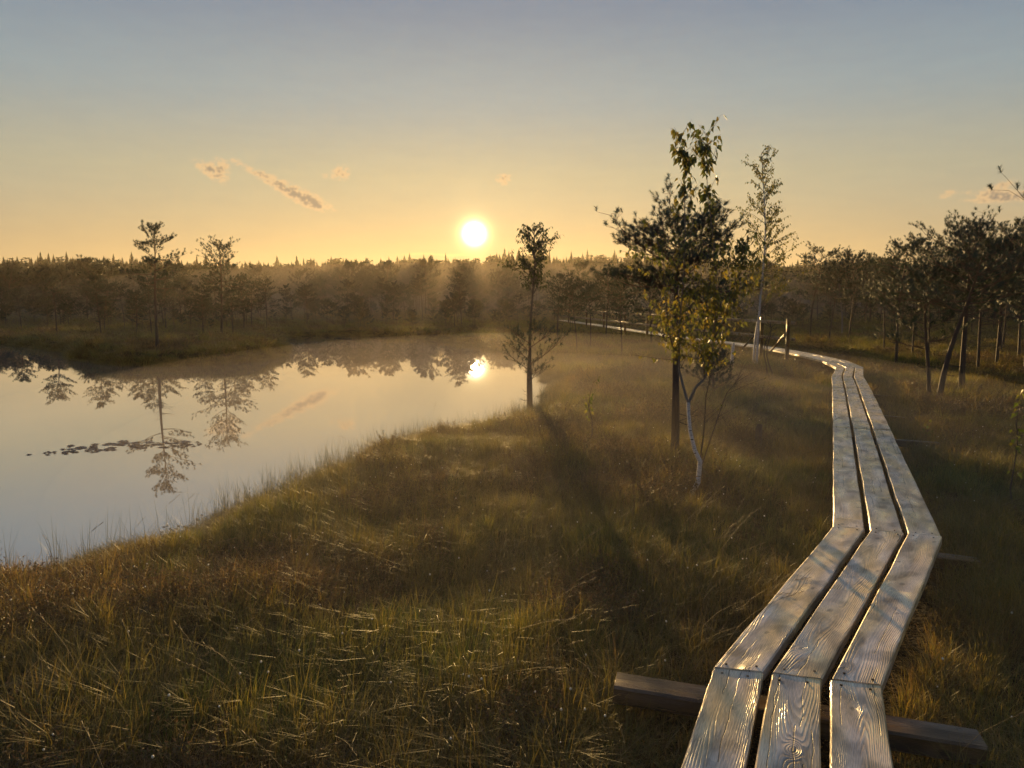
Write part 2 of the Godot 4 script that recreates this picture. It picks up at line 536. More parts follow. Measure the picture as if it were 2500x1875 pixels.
func make_boardwalk() -> void:
	var t := thing("boardwalk", "grey weathered plank boardwalk three boards wide, winding from the foreground into the bog", "boardwalk")
	var r := rng_of(11)
	var cuts := [[0.0, 0.302], [0.352, 0.652], [0.700, 1.0]]
	var nail := CylinderMesh.new()
	nail.top_radius = 0.0055; nail.bottom_radius = 0.005; nail.height = 0.004; nail.radial_segments = 8; nail.rings = 0
	for i in PATH_L.size() - 1:
		var l0: Vector2 = PATH_L[i]
		var r0: Vector2 = PATH_R[i]
		var l1: Vector2 = PATH_L[i + 1]
		var r1: Vector2 = PATH_R[i + 1]
		var dir := ((l1 + r1) - (l0 + r0)).normalized()
		for k in 3:
			var e0 := dir * r.randf_range(0.001, 0.006)
			var e1 := dir * r.randf_range(0.001, 0.006)
			var a := l0.lerp(r0, cuts[k][0] + r.randf_range(-0.006, 0.006) * float(k > 0)) + e0
			var b := l0.lerp(r0, cuts[k][1] + r.randf_range(-0.006, 0.006)) + e0
			var c := l1.lerp(r1, cuts[k][0] + r.randf_range(-0.006, 0.006) * float(k > 0)) - e1
			var d := l1.lerp(r1, cuts[k][1] + r.randf_range(-0.006, 0.006)) - e1
			var y := r.randf_range(-0.006, 0.004)
			var tilt := r.randf_range(-0.004, 0.004)
			if i == 0 and k == 1: tilt = -0.008
			var o := part("plank", plank_mesh(a, b, c, d, y, tilt, r), mats.wood[(i * 2 + k * 3 + i / 3) % 5], t)
			if i < 4:
				for e in 2:
					for s in [0.2, 0.8]:
						var p := (a.lerp(b, s) + dir * 0.05) if e == 0 else (c.lerp(d, s) - dir * 0.05)
						p += Vector2(r.randf_range(-0.012, 0.012), r.randf_range(-0.012, 0.012))
						var nn := part("nail", nail, mats.nail, o)
						nn.position = Vector3(p.x, y + tilt * (s - 0.5) + 0.0005, p.y)
	# cross beams under the joints, sticking out beyond the planks, on round piles
	var beams := [[0.44, -3.13, 1.80, -2.79, 0.13], [2.2, -5.0, 3.02, -4.84, 0.10], [3.95, -9.1, 5.05, -9.0, 0.07], [4.8, -11.1, 5.66, -10.97, 0.06], [5.7, -13.6, 6.72, -13.5, 0.06], [6.5, -15.45, 7.0, -15.4, 0.1], [7.45, -17.55, 7.95, -17.55, 0.1], [7.95, -19.6, 8.45, -19.6, 0.1], [8.1, -22.0, 8.6, -22.0, 0.1], [8.1, -24.3, 8.6, -24.4, 0.1]]
	var n := 0
	for b in beams:
		part("crossbeam", bar_mesh(Vector3(b[0], -0.140, b[1]), Vector3(b[2], -0.205, b[3]), b[4] + 0.01, 0.08, n * 0.17), mats.shade_toned_wood, t)
		for s in [0.3, 0.72]:
			var m := MB.new()
			var px: float = lerpf(b[0], b[2], s)
			var pz: float = lerpf(b[1], b[3], s)
			m.tube([Vector3(px, -0.75, pz), Vector3(px, -0.18, pz)], [0.05, 0.05], 8, Color.WHITE)
			part("pile", m.done(), mats.shade_toned_wood, t)
		n += 1

func make_handrail() -> void:
	var h := thing("handrail", "two-rail wooden handrail with braced posts along the far stretch of the boardwalk", "handrail")
	var pts := [Vector3(7.85, 0, -21.95), Vector3(7.83, 0, -24.2), Vector3(7.5, 0, -27.4), Vector3(6.66, 0, -32.0), Vector3(6.3, 0, -36.0), Vector3(5.85, 0, -40.0), Vector3(5.35, 0, -45.0), Vector3(4.82, 0, -50.0), Vector3(4.1, 0, -56.0), Vector3(3.4, 0, -62.0)]
	for i in pts.size():
		var p: Vector3 = pts[i]
		part("post", bar_mesh(p + Vector3(0, -0.6, 0), p + Vector3(0, 0.99, 0), 0.10, 0.10, i * 0.21), mats.shade_toned_wood, h)
		if i == pts.size() - 1: break
		var q: Vector3 = pts[i + 1]
		var d := (q - p).normalized()
		var out := d.cross(Vector3.UP).normalized() * -0.078
		for y in [0.87, 0.40]:
			var from := p + out + Vector3(0, y, 0) - (Vector3(-0.19, 0, 0) if i == 0 else Vector3.ZERO)
			if i == 0: from = p + Vector3(0.20, y, 0.055)
			part("rail", bar_mesh(from, q + out + Vector3(0, y, 0), 0.045, 0.09, i * 0.3 + y), mats.rail_wood, h)
		if i < 4:
			part("brace", bar_mesh(p + Vector3(-0.02, 0.62, -0.06), p + d * 1.3 + Vector3(-0.05, -0.05, 0), 0.05, 0.05, i * 0.4), mats.shade_toned_wood, h)

# ------------------------------------------------------------------ trees
func shoot(m: MB, p: Vector3, dir: Vector3, sl: float, nn: int, nl: float, nw: float, col: Color, r: RandomNumberGenerator) -> void:
	var side := dir.cross(Vector3(0.3, 0.9, 0.2)).normalized()
	var up := side.cross(dir)
	for j in nn:
		var a := TAU * r.randf()
		var rad := side * cos(a) + up * sin(a)
		var b := p + dir * sl * r.randf()
		var d := (dir * r.randf_range(0.15, 0.95) + rad * 0.85).normalized()
		var w := d.cross(rad + dir * 0.3 + Vector3(0.01, 0.02, 0.03)).normalized() * nw * 0.5
		var cc := shifted(col, r.randf_range(0.7, 1.35))
		m.tri(b - w, b + w, b + d * nl * r.randf_range(0.8, 1.2), cc, cc, cc)

# Returns [wood mesh, needle mesh] of a Scots pine.
func pine(s: int, o: Dictionary) -> Array:
	var r := rng_of(s)
	var H: float = o.h
	var c0: float = o.get("c0", 0.45)
	var wood := MB.new()
	var nee := MB.new()
	var trunk := []
	var rad := []
	var ph := r.randf() * TAU
	var bend: float = o.get("bend", 0.03) * H
	var lean: Vector3 = o.get("lean", Vector3(r.randf_range(-0.05, 0.05), 0, r.randf_range(-0.05, 0.05))) * H
	var r0: float = o.get("r0", 0.018 * H + 0.01)
	var nt := 11
	for i in nt:
		var t := float(i) / (nt - 1)
		trunk.append(Vector3(0, H * t - 0.12 * (1 - t), 0) + lean * pow(t, 1.4) + Vector3(sin(t * 5.0 + ph) - sin(ph), 0, cos(t * 4.0 + ph) - cos(ph)) * bend * t)
		rad.append(r0 * pow(1.0 - t, 0.75) * (1.25 if i == 0 else 1.0) + 0.004)
	var low: Color = o.get("bark", Color(0.055, 0.043, 0.034))
	var high: Color = o.get("bark2", Color(0.11, 0.066, 0.040))
	wood.tube(trunk, rad, o.get("sides", 7), low, high)
	var at := func(t: float) -> Vector3:
		var f := clampf(t, 0, 1) * (nt - 1)
		var i := mini(int(f), nt - 2)
		return trunk[i].lerp(trunk[i + 1], f - i)
	var R: float = o.get("r", 0.3 * H)
	var nl: int = o.get("limbs", 14)
	var ncol: Color = o.get("needle", Color(0.030, 0.043, 0.018))
	var nd: Array = o.get("tuft", [0.12, 12, 0.075, 0.010])
	var dens: int = o.get("dens", 3)
	var spread: float = o.get("spread", 1.0)
	for i in nl:
		var u := (i + r.randf() * 0.6) / nl
		var t := lerpf(c0, 0.985, pow(u, o.get("pack", 0.85)))
		var az := i * 2.4 + r.randf_range(-0.5, 0.5)
		var prof := pow(sin(PI * clampf(lerpf(o.get("p0", 0.30), o.get("p1", 0.93), u), 0, 1)), 0.8)
		var len := R * prof * r.randf_range(0.65, 1.2)
		if len < 0.1: len = 0.1
		var rise := lerpf(o.get("rise0", 0.05), o.get("rise1", 0.9), u) + r.randf_range(-0.15, 0.2)
		limb(wood, nee, at.call(t), Vector3(cos(az), 0, sin(az)), len, rise, r0 * 0.34 * (1.2 - t) + 0.004, r, nd, ncol, dens, spread, high)
	# leader
	for k in 3:
		shoot(nee, trunk[nt - 1] - Vector3(0, nd[0] * 0.7 * k, 0), Vector3(r.randf_range(-0.3, 0.3), 1, r.randf_range(-0.3, 0.3)).normalized(), nd[0], nd[1], nd[2], nd[3], ncol, r)
	# dead twigs below the crown
	for i in int(o.get("dead", 7)):
		var t := r.randf_range(0.18, c0 + 0.12)
		var az := r.randf() * TAU
		var d := Vector3(cos(az), r.randf_range(-0.15, 0.3), sin(az)).normalized()
		var p: Vector3 = at.call(t)
		var len := r.randf_range(0.06, 0.17) * H * float(o.get("deadlen", 1.0))
		var mid := p + d * len * 0.55 + Vector3(0, -0.02 * H * r.randf(), 0)
		wood.tube([p, mid, p + d * len + Vector3(0, 0.03 * H * r.randf(), 0)], [0.006 + 0.001 * H, 0.005, 0.002], 3, low, low)
		for k in 2:
			wood.tube([mid, mid + Vector3(d.z * (1 - 2 * k) + d.x * 0.6, 0.4, d.x * (2 * k - 1) + d.z * 0.6) * len * 0.3], [0.004, 0.0015], 3, low, low)
	return [wood.done(), nee.done()]

func limb(wood: MB, nee: MB, p: Vector3, h: Vector3, len: float, rise: float, rad: float, r: RandomNumberGenerator, nd: Array, ncol: Color, dens: int, spread: float, bark: Color) -> void:
	var pts := [p]
	var rr := [rad]
	var dir := (h + Vector3(0, rise, 0)).normalized()
	var side := Vector3(-h.z, 0, h.x)
	for k in 4:
		dir = (dir + Vector3(0, r.randf_range(-0.05, 0.2), 0) + side * r.randf_range(-0.18, 0.18)).normalized()
		pts.append(pts[k] + dir * len * 0.25)
		rr.append(lerpf(rad, 0.003, (k + 1) / 4.0))
	wood.tube(pts, rr, 4, bark, bark)
	var subs := 6
	for q in subs:
		var f := lerpf(0.32, 1.0, q / (subs - 1.0))
		var fi := clampf(f * 4.0, 0, 3.999)
		var b: Vector3 = pts[int(fi)].lerp(pts[int(fi) + 1], fi - int(fi))
		var sg := 1.0 if q % 2 == 0 else -1.0
		var d := (dir * 0.75 + side * sg * r.randf_range(0.4, 0.95) * spread * (0.25 if q == subs - 1 else 1.0) + Vector3(0, r.randf_range(0.05, 0.45), 0)).normalized()
		var sl: float = len * r.randf_range(0.22, 0.42) + nd[0] * 0.6
		var e: Vector3 = b + d * sl
		wood.tube([b, e], [0.0055, 0.002], 3, bark, bark)
		for k in dens:
			var g: Vector3 = b.lerp(e, lerpf(0.35, 1.0, (k + 0.3) / maxf(1.0, dens - 0.7)))
			if k > 0:
				var q0 := g
				g += Vector3(r.randf_range(-1, 1), r.randf_range(-0.25, 0.7), r.randf_range(-1, 1)) * (0.05 + 0.10 * len)
				wood.tube([q0, g], [0.003, 0.0015], 3, bark, bark)
			var sd := (d + Vector3(r.randf_range(-0.6, 0.6), r.randf_range(0.15, 0.9), r.randf_range(-0.6, 0.6))).normalized()
			shoot(nee, g, sd, nd[0] * r.randf_range(0.7, 1.2), nd[1], nd[2], nd[3], ncol, r)

func leaf(m: MB, p: Vector3, d: Vector3, face: Vector3, s: float, col: Color) -> void:
	# a birch leaf: rhombic with a drawn-out tip, folded a little along the midrib; d points to the tip
	var w := d.cross(face).normalized()
	var nrm := w.cross(d).normalized()
	var a := p
	var l := p + d * s * 0.34 + w * s * 0.36 + nrm * s * 0.08
	var rt := p + d * s * 0.34 - w * s * 0.36 + nrm * s * 0.08
	var l2 := p + d * s * 0.70 + w * s * 0.16 + nrm * s * 0.03
	var r2 := p + d * s * 0.70 - w * s * 0.16 + nrm * s * 0.03
	var mid := p + d * s * 0.45
	var tip := p + d * s * 1.22 - nrm * s * 0.06
	m.tri(a, l, mid, col, col, col)
	m.tri(a, mid, rt, col, col, col)
	m.tri(l, l2, mid, col, col, col)
	m.tri(rt, mid, r2, col, col, col)
	m.tri(l2, tip, mid, col, col, col)
	m.tri(mid, tip, r2, col, col, col)

func leafy_twig(tw: MB, lv: MB, p: Vector3, d: Vector3, len: float, ls: float, gap: float, r: RandomNumberGenerator, cols: Array, bark: Color, thick := 0.003) -> void:
	var pts := [p]
	var dir := d
	var rr := [thick]
	for k in 4:
		dir = (dir + Vector3(r.randf_range(-0.22, 0.22), r.randf_range(-0.12, 0.14), r.randf_range(-0.22, 0.22))).normalized()
		pts.append(pts[k] + dir * len / 4.0)
		rr.append(thick * (1.0 - 0.2 * (k + 1)) + 0.0006)
	tw.tube(pts, rr, 3, bark, bark)
	var s := gap * r.randf()
	while s < len:
		var f := s / len * 3.999
		var b: Vector3 = pts[int(f)].lerp(pts[int(f) + 1], f - int(f))
		var out := Vector3(r.randf_range(-1, 1), r.randf_range(-0.3, 0.5), r.randf_range(-1, 1)).normalized()
		var q := b + out * ls * 0.35
		tw.tube([b, q], [0.0009, 0.0007], 3, bark, bark)
		var ld := (out * 0.55 + Vector3(0, -0.85, 0)).normalized()
		var fc := Vector3(r.randf_range(-1, 1), r.randf_range(-0.2, 0.6), r.randf_range(-1, 1)).normalized()
		leaf(lv, q, ld, fc, ls * r.randf_range(0.65, 1.2), shifted(cols[r.randi() % cols.size()], r.randf_range(0.8, 1.2)))
		s += gap * r.randf_range(0.6, 1.4)

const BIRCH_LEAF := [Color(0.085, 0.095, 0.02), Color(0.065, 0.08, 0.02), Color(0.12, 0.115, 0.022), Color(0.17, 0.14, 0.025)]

const BIRCH_LIT := [Color(0.17, 0.165, 0.03), Color(0.13, 0.135, 0.028), Color(0.22, 0.19, 0.032), Color(0.28, 0.21, 0.035)]  # lower leaves: sunlight shining through is put into the leaf colour

func make_hero_birch() -> void:
	var at := Vector3(1.70, land(1.70, -6.9), -6.9)
	var b := thing("birch_tree", "young birch with a crooked white lower trunk and hanging leaves, nearest the camera", "tree", at)
	var r := rng_of(60)
	var g := -at.y
	var tr := MB.new()
	# the stems, as offsets from the foot
	tr.tube([Vector3(-0.06, -0.1, 0), Vector3(-0.05, 0.03, 0), Vector3(0.0, 0.12, 0), Vector3(0.01, 0.33, 0.02)], [0.034, 0.026, 0.023, 0.021], 9, Color.WHITE)
	tr.tube([Vector3(0.01, 0.32, 0.02), Vector3(-0.04, 0.42, 0.01), Vector3(-0.085, 0.60, 0.0), Vector3(-0.10, 0.76, -0.01), Vector3(-0.105, 0.86, -0.01)], [0.021, 0.019, 0.017, 0.016, 0.016], 9, Color.WHITE)
	part("trunk", tr.done(), mats.birch, b)
	var tw := MB.new()
	var bark := Color(0.13, 0.10, 0.08)
	var stems := [
		[[Vector3(-0.105, 0.85, -0.01), Vector3(-0.15, 1.0, -0.03), Vector3(-0.185, 1.14, -0.05), Vector3(-0.20, 1.45, -0.03), Vector3(-0.18, 1.9, 0.0), Vector3(-0.18, 2.4, 0.02), Vector3(-0.19, 2.9, 0.0), Vector3(-0.22, 3.22, -0.02)], 0.013],
		[[Vector3(-0.105, 0.85, -0.01), Vector3(-0.05, 1.0, 0.03), Vector3(0.02, 1.08, 0.05), Vector3(0.045, 1.2, 0.06), Vector3(0.085, 1.42, 0.05), Vector3(0.12, 1.8, 0.04), Vector3(0.07, 2.3, 0.03), Vector3(0.0, 2.75, 0.05), Vector3(-0.02, 3.22, 0.04)], 0.014],
		[[Vector3(-0.18, 1.12, -0.05), Vector3(-0.28, 1.5, -0.1), Vector3(-0.33, 2.0, -0.12), Vector3(-0.36, 2.3, -0.1)], 0.008],
		[[Vector3(0.02, 1.07, 0.05), Vector3(-0.01, 1.4, 0.1), Vector3(0.0, 1.8, 0.15), Vector3(0.06, 2.2, 0.16)], 0.007],
		[[Vector3(0.085, 1.42, 0.05), Vector3(0.22, 1.7, 0.08), Vector3(0.3, 2.05, 0.1), Vector3(0.34, 2.3, 0.08)], 0.007],
		[[Vector3(0.012, 0.36, 0.02), Vector3(0.035, 0.62, 0.03), Vector3(0.045, 0.9, 0.02), Vector3(0.10, 1.2, 0.0)], 0.007],
		[[Vector3(0.03, 0.30, 0.02), Vector3(0.11, 0.6, 0.05), Vector3(0.22, 0.95, 0.06), Vector3(0.36, 1.12, 0.05)], 0.005]]
	var lv := MB.new()
	for k in stems.size():
		var pts: Array = stems[k][0]
		var rr := []
		for i in pts.size():
			rr.append(lerpf(stems[k][1], 0.002, float(i) / (pts.size() - 1)))
		tw.tube(pts, rr, 6, Color(0.30, 0.26, 0.22) if k < 2 else bark, bark)
		var bare: bool = k >= 5
		var n := 8 if bare else (78 if k < 2 else 46)
		for q in n:
			var f := r.randf_range(0.30 if k < 2 else 0.15, 1.0) * (pts.size() - 1) * 0.999
			var p: Vector3 = pts[int(f)].lerp(pts[int(f) + 1], f - int(f))
			var az := r.randf() * TAU
			var up := r.randf_range(0.1, 1.1)
			var len := r.randf_range(0.16, 0.42)
			var ls := 0.042
			var gap := 0.030
			if p.y > 2.55:
				if r.randf() < 0.2: continue
				len = r.randf_range(0.10, 0.26); up = r.randf_range(0.7, 1.6); ls = 0.062; gap = 0.026
			elif p.y > 2.2: len *= 0.6
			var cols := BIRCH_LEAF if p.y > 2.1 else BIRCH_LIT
			if bare:
				leafy_twig(tw, lv, p, Vector3(cos(az) + 0.5, 0.9, sin(az)).normalized(), len, 0.02, 0.25, r, BIRCH_LEAF, bark, 0.002)
			else:
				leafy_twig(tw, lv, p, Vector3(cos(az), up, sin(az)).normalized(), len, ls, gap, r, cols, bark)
	part("branch", tw.done(), mats.bark, b)
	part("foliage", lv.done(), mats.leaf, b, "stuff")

func make_birch(called: String, at: Vector3, H: float, s: int, label: String, o: Dictionary) -> void:
	at.y = land(at.x, at.z)
	var b := thing(called, label, "tree", at)
	var r := rng_of(s)
	var tr := MB.new()
	var tw := MB.new()
	var lv := MB.new()
	var bark := Color(0.10, 0.08, 0.07)
	var pts := []
	var rr := []
	var ph := r.randf() * 6.0
	for i in 10:
		var t := i / 9.0
		pts.append(Vector3(sin(t * 6.0 + ph) * 0.02 * H * t + float(o.get("lean", 0.0)) * t * H, H * t - 0.1, cos(t * 5.0 + ph) * 0.02 * H * t))
		rr.append(lerpf(float(o.get("r0", 0.045)), 0.005, t))
	tr.tube(pts, rr, 8, Color.WHITE)
	if o.get("twin", false):
		var p2 := []
		for i in 6:
			var t := i / 5.0
			p2.append(Vector3(-0.10 - 0.02 * sin(t * 4.0), 1.3 * t - 0.1, 0.05) + Vector3(0.04 * t, 0, 0))
		tr.tube(p2, [0.03, 0.028, 0.026, 0.024, 0.018, 0.012], 7, Color.WHITE)
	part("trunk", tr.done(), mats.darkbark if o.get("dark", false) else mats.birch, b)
	var c0: float = o.get("c0", 0.35)
	for i in int(o.get("limbs", 30)):
		var t := lerpf(c0, 0.99, (i + r.randf()) / float(o.get("limbs", 30)))
		var f := t * 8.99
		var p: Vector3 = pts[int(f)].lerp(pts[int(f) + 1], f - int(f))
		var az := r.randf() * TAU
		var len := float(o.get("r", 0.9)) * pow(sin(PI * lerpf(0.35, 0.97, (t - c0) / (1 - c0))), 0.7) * r.randf_range(0.6, 1.15)
		var d := Vector3(cos(az), r.randf_range(0.5, 1.3), sin(az)).normalized()
		var e := p + d * len
		var md := p.lerp(e, 0.5) + Vector3(0, 0.05, 0)
		tw.tube([p, md, e], [0.012, 0.007, 0.003], 4, bark, bark)
		for k in 7:
			var q := p.lerp(e, r.randf_range(0.25, 1.0))
			var dd := (d * 0.7 + Vector3(r.randf_range(-1, 1), r.randf_range(-0.4, 0.8), r.randf_range(-1, 1))).normalized()
			leafy_twig(tw, lv, q, dd, len * r.randf_range(0.25, 0.5), float(o.get("ls", 0.05)), float(o.get("gap", 0.045)), r, o.get("cols", BIRCH_LEAF), bark, 0.003)
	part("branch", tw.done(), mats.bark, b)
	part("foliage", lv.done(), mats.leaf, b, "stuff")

func place_pine(meshes: Array, called: String, at: Vector3, turn: float, label: String, group := "", sc := 1.0) -> Node3D:
	at.y = land(at.x, at.z)
	var t := thing(called, label, "tree", at, turn, group)
	t.scale = Vector3(sc, sc, sc)
	part("trunk", meshes[0], mats.bark, t)
	part("crown", meshes[1], mats.needles, t, "stuff")
	return t

func ordinal(k: int) -> String:
	var w := ["first", "second", "third", "fourth", "fifth", "sixth", "seventh", "eighth", "ninth", "tenth", "eleventh", "twelfth", "thirteenth", "fourteenth", "fifteenth", "sixteenth", "seventeenth", "eighteenth", "nineteenth", "twentieth"]
	if k < 20: return w[k]
	var tens := ["twenty", "thirty", "forty", "fifty", "sixty", "seventy", "eighty"]
	var te := ["twentieth", "thirtieth", "fortieth", "fiftieth", "sixtieth", "seventieth", "eightieth"]
	var q := k + 1
	if q % 10 == 0: return te[q / 10 - 2]
	return tens[q / 10 - 2] + "-" + w[q % 10 - 1]

func make_trees() -> void:
	# --- the trees that stand out
	var hero := pine(1, {"h": 2.40, "c0": 0.74, "limbs": 25, "r": 0.64, "r0": 0.046, "lean": Vector3(0.02, 0, 0), "bend": 0.012, "p0": 0.46, "p1": 0.74, "rise0": -0.12, "rise1": 0.45, "tuft": [0.055, 46, 0.042, 0.0046], "dens": 8, "dead": 9, "sides": 10, "pack": 0.9})
	place_pine(hero, "pine_tree", Vector3(1.76, 0, -8.2), 0.6, "small dense pine with a broad rounded crown behind the near birch")
	make_hero_birch()
	make_birch("birch_tree", Vector3(6.85, 0, -21.5), 5.9, 71, "slender birch with white double foot and sparse crown beside the handrail", {"limbs": 54, "r": 1.15, "r0": 0.040, "twin": true, "ls": 0.055, "gap": 0.030, "lean": 0.012, "c0": 0.24})
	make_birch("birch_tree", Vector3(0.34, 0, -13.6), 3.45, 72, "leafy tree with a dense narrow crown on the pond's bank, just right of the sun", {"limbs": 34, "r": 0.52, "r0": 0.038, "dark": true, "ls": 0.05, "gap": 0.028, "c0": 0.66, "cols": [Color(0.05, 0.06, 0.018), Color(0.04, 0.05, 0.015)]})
	# bare low pine beside it whose branches reach over the water
	var low := pine(3, {"h": 1.5, "c0": 0.42, "limbs": 9, "r": 0.62, "r0": 0.036, "rise0": 0.25, "rise1": 0.5, "tuft": [0.09, 26, 0.06, 0.007], "dens": 3, "dead": 3, "deadlen": 1.2, "bend": 0.02})
	place_pine(low, "pine_tree", Vector3(0.30, 0, -13.3), 1.0, "stunted pine with spreading low branches over the water at the pond's right bank")
	var a := pine(4, {"h": 3.9, "c0": 0.52, "limbs": 17, "r": 0.85, "r0": 0.055, "rise0": -0.15, "rise1": 0.5, "tuft": [0.09, 26, 0.075, 0.013], "dens": 4, "dead": 16, "pack": 1.0, "p0": 0.42, "p1": 0.86, "bend": 0.012, "lean": Vector3(0.01, 0, 0)})
	place_pine(a, "pine_tree", Vector3(-12.16, 0, -26.4), 0.3, "tallest thin pine with an open layered crown on the left bank across the water")
	var bb := pine(5, {"h": 4.15, "c0": 0.42, "limbs": 26, "r": 1.15, "r0": 0.06, "rise0": -0.1, "rise1": 0.6, "tuft": [0.09, 26, 0.075, 0.013], "dens": 4, "dead": 12, "p0": 0.42, "p1": 0.86, "bend": 0.012})
	place_pine(bb, "pine_tree", Vector3(-13.55, 0, -36.0), 1.4, "round-crowned pine with a thin companion stem, right of the tallest one across the water")
	# right side
	var t1 := pine(6, {"h": 2.55, "c0": 0.62, "limbs": 20, "r": 1.05, "r0": 0.052, "lean": Vector3(0.20, 0, 0), "bend": 0.02, "rise0": -0.1, "rise1": 0.5, "tuft": [0.065, 36, 0.05, 0.0065], "dens": 6, "dead": 6, "p0": 0.45, "p1": 0.88})
	place_pine(t1, "pine_tree", Vector3(7.42, 0, -13.3), 0.0, "pine with a dark trunk leaning right, nearest of the pines right of the boardwalk")
	var t1b := pine(7, {"h": 2.1, "c0": 0.45, "limbs": 14, "r": 0.75, "r0": 0.04, "lean": Vector3(0.06, 0, 0), "rise0": 0.0, "rise1": 0.6, "tuft": [0.12, 40, 0.06, 0.008], "dens": 3, "dead": 6})
	place_pine(t1b, "pine_tree", Vector3(7.50, 0, -13.75), 2.0, "thin short pine growing at the foot of the leaning pine right of the boardwalk")
	var t2 := pine(8, {"h": 2.95, "c0": 0.55, "limbs": 24, "r": 1.0, "r0": 0.055, "lean": Vector3(0.03, 0, 0), "bend": 0.01, "rise0": -0.15, "rise1": 0.9, "tuft": [0.065, 36, 0.05, 0.0065], "dens": 6, "dead": 8, "p0": 0.42, "p1": 0.92})
	place_pine(t2, "pine_tree", Vector3(8.40, 0, -14.3), 3.3, "straight pine with a pointed spiky top just right of the leaning pine")
	var t12 := pine(9, {"h": 2.85, "c0": 0.5, "limbs": 16, "r": 1.5, "r0": 0.075, "lean": Vector3(-0.05, 0, 0), "rise0": 0.05, "rise1": 0.5, "tuft": [0.11, 60, 0.055, 0.007], "dens": 2, "dead": 10, "p0": 0.5, "p1": 0.85, "spread": 1.2})
	place_pine(t12, "pine_tree", Vector3(7.45, 0, -9.6), 4.2, "pine at the right edge with bare forking branches tipped with needle tufts")
	var bush := pine(10, {"h": 0.75, "c0": 0.12, "limbs": 16, "r": 0.42, "r0": 0.03, "rise0": 0.2, "rise1": 0.9, "tuft": [0.09, 36, 0.05, 0.008], "dens": 3, "dead": 0})
	place_pine(bush, "pine_tree", Vector3(3.75, 0, -14.2), 0.0, "low bushy pine in the grass between the near birch and the boardwalk")
	# --- bog pines of the middle distance: eight shapes, used again and again
	var kinds := []
	for k in 8:
		var rr := rng_of(500 + k)
		kinds.append(pine(100 + k, {"h": rr.randf_range(3.0, 4.2), "c0": rr.randf_range(0.38, 0.58), "limbs": rr.randi_range(16, 24), "r": rr.randf_range(0.8, 1.35), "r0": rr.randf_range(0.036, 0.052), "bend": rr.randf_range(0.01, 0.035), "rise0": rr.randf_range(-0.2, 0.1), "rise1": rr.randf_range(0.2, 0.7), "tuft": [0.09, 20, 0.08, 0.016], "dens": 5, "dead": 12, "p0": rr.randf_range(0.3, 0.5), "p1": rr.randf_range(0.82, 0.95), "sides": 5}))
	var shapes := ["slim", "flat-topped", "bushy", "sparse", "crooked", "round-crowned", "bent", "broad"]
	# name of the zone, group, placed spots, how many more, x/depth range, depth range, size range
	var zones := [
		["behind the left bank of the pond", "small pines across the pond on the left", [[-14.2, -35.5, 0.6], [-17.3, -37, 0.72], [-20.5, -38.5, 0.72], [-24.5, -41.5, 0.84]], 34, -0.74, -0.30, 33.0, 82.0, 0.5, 1.2, 0.036],
		["beyond the water under the sun", "far pines beyond the middle of the pond", [], 22, -0.30, 0.03, 52.0, 100.0, 0.7, 1.25, 0.030],
		["between the near birch and the pond", "pines in the haze behind the near birch", [[5.6, -31, 0.8], [4.4, -36, 0.9], [2.2, -26, 0.62], [2.9, -28.5, 0.66], [3.5, -24.5, 0.6], [1.8, -30.5, 0.7]], 26, 0.06, 0.34, 28.0, 92.0, 0.5, 1.2, 0.034],  # the later placed pines are added to cast shade on the near ground
		["in the pine wood right of the boardwalk", "pines of the wood right of the boardwalk", [[10.7, -21.4, 0.85], [12.6, -24.2, 0.9], [12.9, -26.7, 0.8], [15.3, -35, 1.1], [14.3, -37, 1.0], [11.9, -19.6, 0.8], [13.0, -20.6, 0.85], [11.7, -21.6, 0.7], [12.7, -19.0, 0.9], [16.5, -26, 1.0], [18.5, -29, 1.05], [15.5, -23.5, 0.95], [17.2, -24.5, 1.05], [12.4, -17.2, 0.85], [11.4, -16.3, 0.75]], 64, 0.38, 0.80, 26.0, 84.0, 0.7, 1.3, 0.046]]
	var zi := 0
	for z in zones:
		var r := rng_of(900 + zi)
		zi += 1
		var spots := []
		for q in z[2]:
			spots.append([q[0], q[1], q[2]])
		var tries := 0
		while spots.size() < z[3] + z[2].size() and tries < 4000:
			tries += 1
			var dep := sqrt(r.randf_range(z[6] * z[6], z[7] * z[7]))
			var x := dep * r.randf_range(z[4], z[5])
			if shore(x, -dep) < 1.0 or off_path(x, -dep) < 1.6: continue
			var ok := true
			for q in spots:
				if Vector2(q[0] - x, q[1] + dep).length() < 1.3: ok = false; break
			if ok: spots.append([x, -dep, minf(r.randf_range(z[8], z[9]), r.randf_range(0.66, 1.10) * (1.60 + dep * z[10]) / 3.9)])
		spots.sort_custom(func(p, q): return p[0] / -p[1] < q[0] / -q[1])
		for i in spots.size():
			var k := r.randi() % 8
			place_pine(kinds[k], "bog_pine", Vector3(spots[i][0], 0, spots[i][1]), r.randf() * TAU, "%s bog pine %s, %s from the left there" % [shapes[k], z[0], ordinal(i)], z[1], spots[i][2])
	# --- dead and broken stems
	snag(Vector3(16.9, 0, -39.5), 4.4, 31, "tall dead snag with a bare pale twiggy top above the pine wood", Color(0.22, 0.18, 0.15))
	snag(Vector3(6.1, 0, -18.6), 1.35, 32, "thin dark dead stem in the grass, left of the pair before the handrail", Color(0.06, 0.045, 0.035))
	snag(Vector3(6.35, 0, -18.8), 1.45, 33, "thin dark dead stem leaning beside another before the handrail", Color(0.06, 0.045, 0.035))
	snag(Vector3(9.05, 0, -9.6), 0.75, 34, "small forked dead stem in the dark grass at the right edge", Color(0.05, 0.04, 0.03))
	var st := MB.new()
	st.tube([Vector3(0, -0.1, 0), Vector3(0.01, 0.3, 0), Vector3(0.03, 0.66, 0.01), Vector3(0.035, 0.70, 0.01)], [0.05, 0.042, 0.036, 0.01], 9, Color.WHITE)
